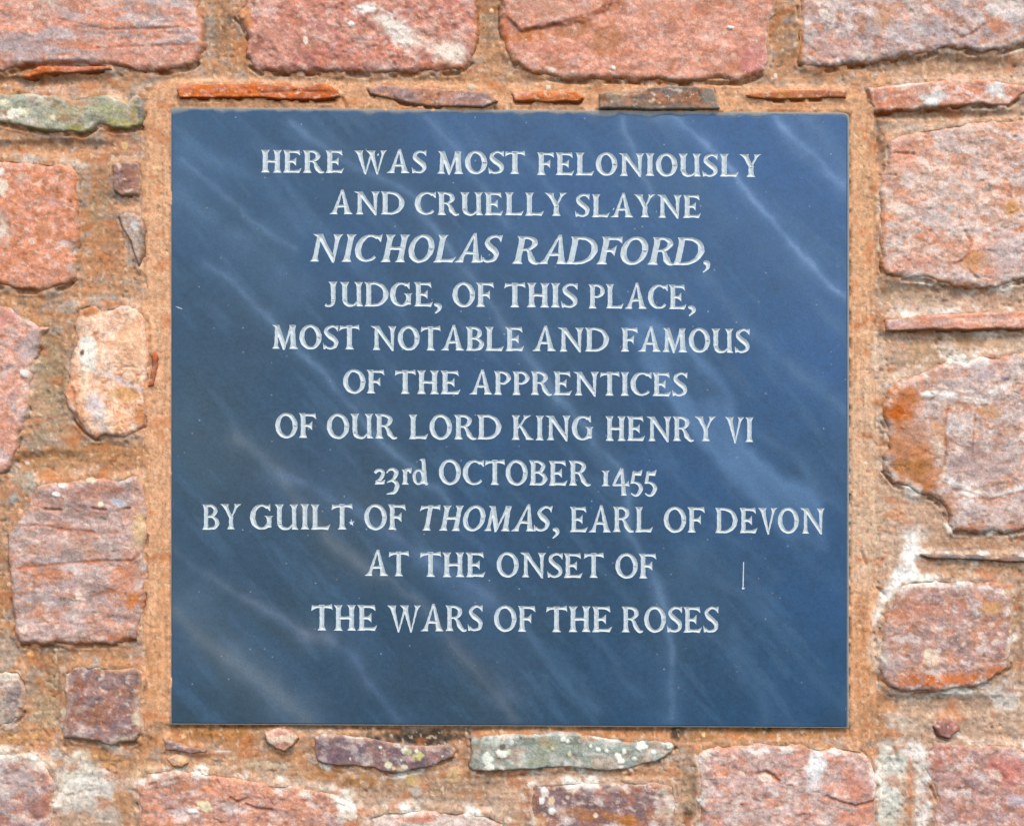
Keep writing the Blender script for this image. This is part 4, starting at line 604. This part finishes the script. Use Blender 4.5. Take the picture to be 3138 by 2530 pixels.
#        word, x0, x1, baseline y at x0, at x1, cap height, italic, stroke
WORDS = [
 [("HERE", 800, 1055, 529.5, 530.5, 69, 0, 20), ("WAS", 1085.5, 1307, 531.6, 532, 69, 0, 20), ("MOST", 1340, 1609.5, 533, 534, 69, 0, 20), ("FELONIOUSLY", 1645, 2333, 536.5, 543.5, 69, 0, 20)],
 [("AND", 1009, 1240.5, 657, 657.5, 70, 0, 19.5), ("CRUELLY", 1271, 1738, 658.7, 662, 70, 0, 19.5), ("SLAYNE", 1762, 2148, 665, 668, 70, 0, 19.5)],
 [("NICHOLAS", 949.6, 1541, 801.2, 805.4, 84, .20, 17.5), ("RADFORD", 1567.7, 2158.4, 808.3, 812.5, 84, .20, 17.5), (",", 2153, 2176, 812, 812, 84, .1, 18)],
 [("JUDGE", 995, 1328.4, 938, 939.7, 74, 0, 18.5), (",", 1330, 1354, 940, 940, 74, 0, 18.5), ("OF", 1386.4, 1514.2, 940, 940.5, 74, 0, 18.5), ("THIS", 1546, 1770, 940.8, 942.6, 74, 0, 18.5), ("PLACE", 1802.7, 2103.7, 944.5, 947.5, 74, 0, 18.5), (",", 2108, 2131.5, 948, 948, 74, 0, 18.5)],
 [("MOST", 834, 1103, 1068, 1070.5, 73, 0, 18.5), ("NOTABLE", 1136, 1606.5, 1072, 1075.5, 73, 0, 18.5), ("AND", 1630.6, 1866.6, 1076, 1076.6, 73, 0, 18.5), ("FAMOUS", 1902, 2296, 1077, 1081, 73, 0, 18.5)],
 [("OF", 1052, 1179, 1204.6, 1205.5, 72, 0, 18), ("THE", 1210.6, 1411, 1206.5, 1207, 72, 0, 18), ("APPRENTICES", 1438, 2105.5, 1208.3, 1213.9, 72, 0, 18)],
 [("OF", 844.6, 970, 1340.7, 1341.5, 75, 0, 17.5), ("OUR", 1001.8, 1217, 1342.6, 1343, 75, 0, 17.5), ("LORD", 1252.6, 1536.5, 1344.5, 1346, 75, 0, 17.5), ("KING", 1568, 1819.4, 1347, 1349, 75, 0, 17.5), ("HENRY", 1854.7, 2194.8, 1349.7, 1351, 75, 0, 17.5), ("VI", 2220.8, 2308, 1352, 1353, 75, 0, 17.5)],
 [("23rd", 1145.6, 1312.8, 1482.7, 1483.2, 76, 0, 17), ("OCTOBER", 1345, 1809, 1483.8, 1487, 76, 0, 17), ("1455", 1842.5, 2012.7, 1488, 1488.5, 76, 0, 17)],
 [("BY", 620.9, 740.7, 1621, 1620.8, 77, 0, 16.5), ("GUILT", 767, 1081.7, 1620.8, 1620.8, 77, 0, 16.5), ("OF", 1116.5, 1244, 1621, 1622, 77, 0, 16.5), ("THOMAS", 1287.4, 1694.7, 1623.6, 1626.8, 77, .19, 16.5), (",", 1692, 1714, 1627, 1627, 77, .1, 16.5), ("EARL", 1745.8, 2001, 1628.5, 1629, 77, 0, 16.5), ("OF", 2033.8, 2160, 1629, 1630, 77, 0, 16.5), ("DEVON", 2190.7, 2526, 1631.5, 1632.9, 77, 0, 16.5)],
 [("AT", 1117, 1253.5, 1763, 1763.5, 75, 0, 16.5), ("THE", 1287.4, 1488.5, 1765.5, 1766, 75, 0, 16.5), ("ONSET", 1522, 1850, 1766, 1769.4, 75, 0, 16.5), ("OF", 1885, 2011.5, 1769.4, 1770, 75, 0, 16.5)],
 [("THE", 955, 1157.4, 1929.5, 1930.5, 78, 0, 16.5), ("WARS", 1187.6, 1480, 1931, 1931.5, 78, 0, 16.5), ("OF", 1514, 1641, 1932, 1933, 78, 0, 16.5), ("THE", 1672.9, 1875, 1934, 1934.5, 78, 0, 16.5), ("ROSES", 1904.6, 2201, 1935, 1936, 78, 0, 16.5)],
]
KERN = {"LY": -3, "SL": 4, "LA": -2, "AY": -3, "YN": 2, "FA": -4, "TA": -6, "AT": -4, "EV": -2, "VO": -4, "RY": -1, "AR": 3, "WA": -8, "AS": 4, "TO": -2, "CT": 0, "OC": 3, "JU": 5, "UI": 3, "BY": -2, "EA": -3, "DE": 3, "DF": 2, "RA": 2, "AD": 0, "OL": 2, "LO": 1, "OR": 3, "RD": -2, "45": -2, "55": 1, "14": 4, "rd": -2, "3r": 3}
glyphs = []       # per glyph: (line index, list of stroke polygons in grid coordinates)
for li, words in enumerate(WORDS):
    for (txt, x0, x1, yb0, yb1, cap, ital, wst) in words:
        W = wst + (2.9 if ital else 2.3); s = cap / 100.0; items = []; pen = 0.0
        for i, ch in enumerate(txt):
            st = [np.array(p, float) for p in glyph(ch)]
            if ital:
                for p in st: p[:, 0] = (p[:, 0] * .97) + p[:, 1] * ital
            lo = min(p[:, 0].min() for p in st); hi = max(p[:, 0].max() for p in st)
            # italic advance is measured on the slanted box, which overlaps its neighbour
            gap = 0 if i == 0 else (5 + KERN.get(txt[i - 1] + ch, 0) - (ital * 62 if ital else 0))
            for p in st: p[:, 0] += pen + gap - lo
            items.append(st); pen += gap + hi - lo
        kx = (x1 - x0) / pen
        for st in items:
            out = []
            jy = random.uniform(-.5, .5); jx = random.uniform(-.4, .4)
            for p in st:
                gx = x0 + p[:, 0] * kx + jx; gy = yb0 + (yb1 - yb0) * (gx - x0) / (x1 - x0) - p[:, 1] * s + jy
                gx = gx + .45 * np.sin(gy * .31 + x0 * 1.7); gy = gy + .4 * np.sin(gx * .27 + x0)
                out.append(np.stack([gx, gy], 1))
            glyphs.append((li, out))

def cdt(points, edges):
    v, e, f, ov, oe, of = delaunay_2d_cdt([Vector((float(a), float(b))) for a, b in points], edges, [], 0, 1e-4, False)
    return np.array([(p[0], p[1]) for p in v]), [t for t in f]

line_objs = []
for li in range(len(WORDS)):
    o = bpy.data.objects.new("inscription_line", None); sc.collection.objects.link(o); o.parent = plaque
    o["label"] = "carved line reading " + " ".join(wd[0] for wd in WORDS[li]).replace(" ,", ",")
    o.location = (0, 0, (CY - WORDS[li][0][3]) * S); line_objs.append(o)

slab_pts, slab_edges, masks = [], [], []
def carve(strokes, parent, name="letter", slope=0.44, sp=2.7):
    allp = np.concatenate(strokes); lo = allp.min(0); hi = allp.max(0)
    pts, edges = [], []
    for p in strokes:
        b = len(pts); pts += [tuple(q) for q in p]; edges += [(b + i, b + (i + 1) % len(p)) for i in range(len(p))]
    gx, gy = np.meshgrid(np.arange(lo[0], hi[0], sp), np.arange(lo[1], hi[1], sp * .87)); gx[1::2] += sp / 2; gx, gy = gx.ravel(), gy.ravel()
    ins = np.zeros(gx.shape, bool)
    for p in strokes: ins |= inpoly(gx, gy, p)
    pts += list(zip(gx[ins], gy[ins]))
    V, F = cdt(pts, edges); T = np.array([f for f in F if len(f) == 3]); C = V[T].mean(1)
    ok = np.zeros(len(T), bool)
    for p in strokes: ok |= inpoly(C[:, 0], C[:, 1], p)
    T = T[ok]
    a = V[T]; area = .5 * ((a[:, 1, 0] - a[:, 0, 0]) * (a[:, 2, 1] - a[:, 0, 1]) - (a[:, 2, 0] - a[:, 0, 0]) * (a[:, 1, 1] - a[:, 0, 1]))
    T = T[np.abs(area) > 1e-5]; sg = np.sign(area[np.abs(area) > 1e-5]); T[sg > 0] = T[sg > 0][:, ::-1]
    e = np.concatenate([T[:, [0, 1]], T[:, [1, 2]], T[:, [2, 0]]]); key = e.min(1).astype(np.int64) * len(V) + e.max(1)
    _, inv, cnt = np.unique(key, return_inverse=True, return_counts=True); be = e[cnt[inv] == 1]
    d2 = np.full(len(V), 1e18)
    for i, j in be:
        ax, ay = V[i]; ex, ey = V[j] - V[i]; wx, wy = V[:, 0] - ax, V[:, 1] - ay
        t = np.clip((wx * ex + wy * ey) / (ex * ex + ey * ey + 1e-12), 0, 1); d2 = np.minimum(d2, (wx - ex * t) ** 2 + (wy - ey * t) ** 2)
    dep = np.minimum(np.sqrt(d2), 8.5) * slope; dep[np.unique(be)] = 0
    loc = np.array([(lo[0] + hi[0]) / 2, (lo[1] + hi[1]) / 2]); L3 = to3(loc[0], loc[1], PH)
    used = np.unique(T); mp = np.full(len(V), -1); mp[used] = np.arange(len(used))
    co = to3(V[used, 0], V[used, 1], PH - dep[used]) - L3
    pl = np.array(parent.location) if parent is not plaque else np.zeros(3)
    o = new_mesh(name, co, mp[T][:, ::-1] if False else mp[T], M_PAINT, parent, smooth=False, loc=tuple(L3 - pl))
    b0 = len(slab_pts); bv = np.unique(be); mm = {v: b0 + k for k, v in enumerate(bv)}
    slab_pts.extend([tuple(V[v]) for v in bv]); slab_edges.extend([(mm[i], mm[j]) for i, j in be])
    masks.append((lo - 3, hi + 3, strokes))
    return o
for li, st in glyphs: carve(st, line_objs[li])
# chips and scratches cut through to pale stone
sc1 = np.array([(2279.5, 1720), (2278.6, 1760), (2278.5, 1797), (2283, 1802), (2275, 1804), (2272, 1801), (2274.5, 1797), (2275.6, 1760), (2276.5, 1720)])
carve([sc1], plaque, "scratch", .5, 2.2)
carve([np.array([(1069, 1600), (1075, 1597), (1076, 1588), (1080, 1596), (1088, 1596), (1082, 1601), (1083, 1611), (1078, 1605), (1073, 1607), (1075, 1602)])], plaque, "scratch", .5, 2.2)
carve([np.array([(538, 938), (548, 941), (560, 946), (559, 947.5), (546, 943)])], plaque, "scratch", .5, 2.2)
carve([np.array([(1156.5, 476), (1160, 470), (1162, 476), (1158, 479)])], plaque, "scratch", .5, 2.2)
carve([np.array([(1879, 640), (1883, 637), (1882, 641), (1877, 646)])], plaque, "scratch", .5, 2.2)

# ---- the slab
def slab():
    def rect(ins_l, ins_t, ins_r, ins_b, n=130, wav=0):
        out = []
        tl, tr, br, bl = (524.0, 330.0), (2602.0, 346.0), (2600.0, 2228.0), (524.0, 2217.0)
        def side(a, b, nn): return [(a[0] + (b[0] - a[0]) * i / nn, a[1] + (b[1] - a[1]) * i / nn) for i in range(nn)]
        T = side((tl[0] + ins_l, tl[1] + ins_t), (tr[0] - ins_r - 16, tr[1] + ins_t), n)
        T = [(p[0], p[1] + (abs(fbm(np.array([p[0]]), np.array([3.0]), 120, 77, 3)[0]) * 16 * wav if wav else fbm(np.array([p[0]]), np.array([9.0]), 90, 79, 2)[0] * 1.2)) for p in T]
        Rr = 16; cc = (tr[0] - ins_r - Rr, tr[1] + ins_t + Rr + 1)
        T += [(cc[0] + Rr * math.sin(R(a)), cc[1] - Rr * math.cos(R(a))) for a in range(10, 90, 15)]
        Rt = side((tr[0] - ins_r, tr[1] + ins_t + Rr + 3), (br[0] - ins_r, br[1] - ins_b), 90)
        B = side((br[0] - ins_r, br[1] - ins_b), (bl[0] + ins_l, bl[1] - ins_b), n)
        Lf = side((bl[0] + ins_l, bl[1] - ins_b), (tl[0] + ins_l, tl[1] + ins_t), 90)
        return T + Rt + B + Lf
    outer = rect(0, 0, 0, 0); inner = rect(5, 10, 10, 5.5, wav=1.5); mid = rect(3.6, 7.5, 7.6, 4.0, wav=1.5); n = len(outer)
    b0 = len(slab_pts); slab_pts.extend(inner); slab_edges.extend([(b0 + i, b0 + (i + 1) % n) for i in range(n)])
    sp = 6.2
    gx, gy = np.meshgrid(np.arange(524, 2604, sp), np.arange(330, 2230, sp * .87)); gx[1::2] += sp / 2; gx, gy = gx.ravel(), gy.ravel()
    ok = segdist(gx, gy, inner[::6] + [], True) > 9
    for lo, hi, st in masks:
        m = np.nonzero((gx > lo[0]) & (gx < hi[0]) & (gy > lo[1]) & (gy < hi[1]) & ok)[0]
        if len(m):
            ins = np.zeros(len(m), bool)
            for p in st: ins |= inpoly(gx[m], gy[m], p)
            ok[m[ins]] = False
    pts = slab_pts + list(zip(gx[ok], gy[ok]))
    V, F = cdt(pts, slab_edges); T = np.array([f for f in F if len(f) == 3]); C = V[T].mean(1)
    keep = inpoly(C[:, 0], C[:, 1], inner)
    for lo, hi, st in masks:
        m = np.nonzero((C[:, 0] > lo[0]) & (C[:, 0] < hi[0]) & (C[:, 1] > lo[1]) & (C[:, 1] < hi[1]))[0]
        if len(m):
            ins = np.zeros(len(m), bool)
            for p in st: ins |= inpoly(C[m, 0], C[m, 1], p)
            keep[m[ins]] = False
    T = T[keep]; a = V[T]; area = (a[:, 1, 0] - a[:, 0, 0]) * (a[:, 2, 1] - a[:, 0, 1]) - (a[:, 2, 0] - a[:, 0, 0]) * (a[:, 1, 1] - a[:, 0, 1])
    T = T[np.abs(area) > 1e-4]; sg = area[np.abs(area) > 1e-4]; T[sg > 0] = T[sg > 0][:, ::-1]
    # colour of the slate
    x, y = V[:, 0], V[:, 1]
    def slatecol(x, y):
        base = L(BASE); col = np.tile(base, (len(x), 1))
        dg = lambda size, seed, asp=4: fbm(x, y, size, seed, 4, asp, 1, R(48), .55)
        xw = x + fbm(x, y, 160, 401, 3) * 26 + fbm(x, y, 40, 402, 2) * 6; yw = y + fbm(x, y, 160, 403, 3) * 26 + fbm(x, y, 40, 404, 2) * 6
        bed = (x - 1560) / 1040 * .62 - (y - 1280) / 950 * .55 + fbm(x, y, 420, 406, 3) * .45      # tone field: bluer towards the upper right, browner grey towards the lower left
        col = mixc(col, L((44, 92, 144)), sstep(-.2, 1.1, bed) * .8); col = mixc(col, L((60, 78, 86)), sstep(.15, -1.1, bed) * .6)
        col = mixc(col, L((66, 102, 140)), sstep(-.05, .5, dg(130, 405)) * .22)
        col = mixc(col, L((84, 118, 150)), sstep(.12, .5, dg(60, 407, 6)) * .22)
        col = col * (1 + fbm(x, y, 16, 408, 3) * .16 + fbm(x, y, 60, 409, 4) * .12)[:, None]
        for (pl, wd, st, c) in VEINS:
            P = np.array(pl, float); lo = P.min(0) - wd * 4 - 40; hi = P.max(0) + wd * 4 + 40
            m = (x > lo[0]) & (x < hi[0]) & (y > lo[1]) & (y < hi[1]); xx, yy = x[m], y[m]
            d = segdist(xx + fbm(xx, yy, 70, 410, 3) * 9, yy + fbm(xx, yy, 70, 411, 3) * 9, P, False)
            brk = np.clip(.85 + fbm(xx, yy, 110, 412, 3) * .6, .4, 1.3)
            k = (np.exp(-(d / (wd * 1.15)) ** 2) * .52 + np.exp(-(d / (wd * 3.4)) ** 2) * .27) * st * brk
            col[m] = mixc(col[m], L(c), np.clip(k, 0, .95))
        return col
    VB = (116, 148, 184); VG = (110, 122, 134); VS = (90, 124, 158)
    BASE = (36, 75, 107)
    VEINS = [
     ([(558, 490), (702, 611), (823, 715), (903, 761)], 7, .5, VB), ([(535, 605), (644, 669), (759, 738), (857, 824), (938, 888)], 20, .42, VS),
     ([(558, 444), (702, 507), (811, 559), (874, 634), (932, 709)], 18, .4, VS), ([(540, 520), (620, 640), (760, 800), (900, 930)], 30, .22, VS),
     ([(632, 813), (719, 864), (782, 939), (834, 985), (915, 1072), (990, 1141), (1076, 1245), (1162, 1352), (1243, 1415), (1306, 1480), (1352, 1508), (1375, 1542)], 8, .5, VB),
     ([(892, 375), (949, 421), (1018, 473), (1162, 542), (1266, 605), (1335, 703), (1381, 772), (1445, 853), (1502, 934), (1566, 1026), (1640, 1120), (1711, 1222), (1780, 1289), (1826, 1358), (1896, 1427), (1924, 1513), (1924, 1629), (1953, 1675), (2011, 1778), (2040, 1859), (2057, 1980), (2057, 2095), (2057, 2193)], 9, .5, VB),
     ([(2000, 1780), (2030, 1850)], 8, .4, VB), ([(2057, 2130), (2060, 2210)], 18, .25, VB),
     ([(1306, 358), (1399, 450), (1445, 530), (1479, 571), (1560, 700)], 7, .42, VB),
     ([(1910, 346), (1910, 398), (1930, 444), (1965, 530), (1999, 600)], 7, .6, VB),
     ([(2057, 346), (2103, 392), (2161, 438), (2230, 513), (2299, 605), (2374, 686), (2449, 778), (2529, 865), (2604, 916)], 8, .75, (130, 164, 208)),
     ([(2374, 352), (2426, 421), (2495, 473), (2541, 530), (2598, 576)], 9, .7, (130, 164, 208)), ([(2472, 358), (2529, 432), (2604, 548)], 22, .4, VB),
     ([(2149, 559), (2213, 646), (2328, 732), (2472, 847)], 40, .3, VS), ([(2161, 842), (2201, 899), (2282, 997), (2357, 1066), (2472, 1164), (2604, 1268)], 15, .5, VS),
     ([(2500, 934), (2564, 991), (2604, 1026)], 18, .5, VS), ([(1608, 1095), (1711, 1222)], 6, .35, VB), ([(2000, 346), (2080, 360)], 18, .45, VB), ([(1600, 470), (1700, 600), (1820, 760)], 8, .25, VB),
     ([(730, 1341), (805, 1392), (857, 1450), (903, 1525), (961, 1588), (995, 1634), (1047, 1686), (1122, 1744)], 15, .65, VG), ([(1122, 1744), (1191, 1773), (1266, 1830), (1347, 1922), (1399, 1992), (1479, 2084), (1583, 2205)], 9, .5, VG), ([(1380, 1960), (1560, 2130)], 16, .35, (104, 116, 140)),
     ([(857, 1450), (949, 1490), (1047, 1548), (1134, 1588), (1203, 1640), (1306, 1709), (1422, 1778), (1508, 1836)], 11, .5, (112, 138, 176)), ([(1300, 1720), (1400, 1800), (1520, 1850)], 34, .3, (104, 132, 164)),
     ([(535, 1686), (592, 1732), (690, 1796), (788, 1848), (874, 1899), (938, 1940)], 9, .5, (118, 134, 156)), ([(938, 1940), (985, 1955), (1015, 1962)], 16, .5, (124, 134, 150)), ([(1007, 1957), (1082, 2015), (1122, 2084), (1180, 2153), (1226, 2205)], 9, .4, (104, 130, 165)), ([(1070, 1990), (1095, 2030)], 22, .3, (104, 138, 176)),
     ([(535, 1871), (615, 1951), (702, 2015), (788, 2078), (869, 2141), (938, 2205)], 22, .62, (122, 130, 136)), ([(600, 1800), (660, 1920), (760, 2040), (900, 2180)], 46, .36, (96, 124, 150)),
     ([(1608, 1934), (1682, 2032), (1740, 2101), (1826, 2170)], 10, .4, VS), ([(2184, 1617), (2299, 1686), (2380, 1767)], 7, .3, VS), ([(2155, 1738), (2213, 1790), (2282, 1825), (2374, 1917), (2500, 2078), (2587, 2182)], 14, .3, VS),
     ([(2110, 1700), (2100, 1780), (2180, 1850)], 34, .28, VS), ([(2241, 1922), (2264, 2066), (2328, 2113), (2351, 2205)], 12, .32, VS), ([(1040, 1500), (1330, 1600)], 26, .12, VG), ([(560, 1300), (620, 1420)], 60, .2, (96, 128, 150)), ([(540, 400), (600, 470)], 40, .3, VS), ([(2280, 1300), (2440, 1400), (2540, 1540)], 10, .35, VS)]
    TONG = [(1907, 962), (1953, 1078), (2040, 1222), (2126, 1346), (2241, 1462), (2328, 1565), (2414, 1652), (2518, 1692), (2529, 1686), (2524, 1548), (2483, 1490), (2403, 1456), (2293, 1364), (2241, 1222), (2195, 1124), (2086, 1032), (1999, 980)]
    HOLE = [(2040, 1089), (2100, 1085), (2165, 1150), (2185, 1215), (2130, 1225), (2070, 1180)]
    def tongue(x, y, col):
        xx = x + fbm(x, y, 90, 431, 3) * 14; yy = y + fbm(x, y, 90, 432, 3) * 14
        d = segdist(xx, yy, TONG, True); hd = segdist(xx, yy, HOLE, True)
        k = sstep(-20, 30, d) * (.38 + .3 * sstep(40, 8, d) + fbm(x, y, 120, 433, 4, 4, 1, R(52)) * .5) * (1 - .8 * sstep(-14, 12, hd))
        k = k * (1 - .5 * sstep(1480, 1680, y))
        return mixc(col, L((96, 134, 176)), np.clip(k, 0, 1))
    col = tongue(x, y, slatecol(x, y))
    nV = len(V)
    ib = [int(np.argmin((V[:, 0] - p[0]) ** 2 + (V[:, 1] - p[1]) ** 2)) for p in inner]
    O = np.array(outer); Mi = np.array(mid)
    co = np.concatenate([to3(x, y, np.full(nV, PH)), to3(Mi[:, 0], Mi[:, 1], np.full(n, PH - 2.0)), to3(O[:, 0], O[:, 1], np.full(n, PH - 2.4)), to3(O[:, 0], O[:, 1], np.full(n, -70.0))])
    tris = [T]
    q = []
    for i in range(n):
        j = (i + 1) % n; a, b, c, d = ib[i], ib[j], nV + i, nV + j
        q += [(a, c, b), (b, c, d), (c, nV + n + i, d), (d, nV + n + i, nV + n + j), (nV + n + i, nV + 2 * n + i, nV + n + j), (nV + n + j, nV + 2 * n + i, nV + 2 * n + j)]
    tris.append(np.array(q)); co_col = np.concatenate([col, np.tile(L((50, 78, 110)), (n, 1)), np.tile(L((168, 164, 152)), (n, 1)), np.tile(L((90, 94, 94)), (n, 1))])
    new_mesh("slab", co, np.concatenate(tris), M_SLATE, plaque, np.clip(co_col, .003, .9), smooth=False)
slab()
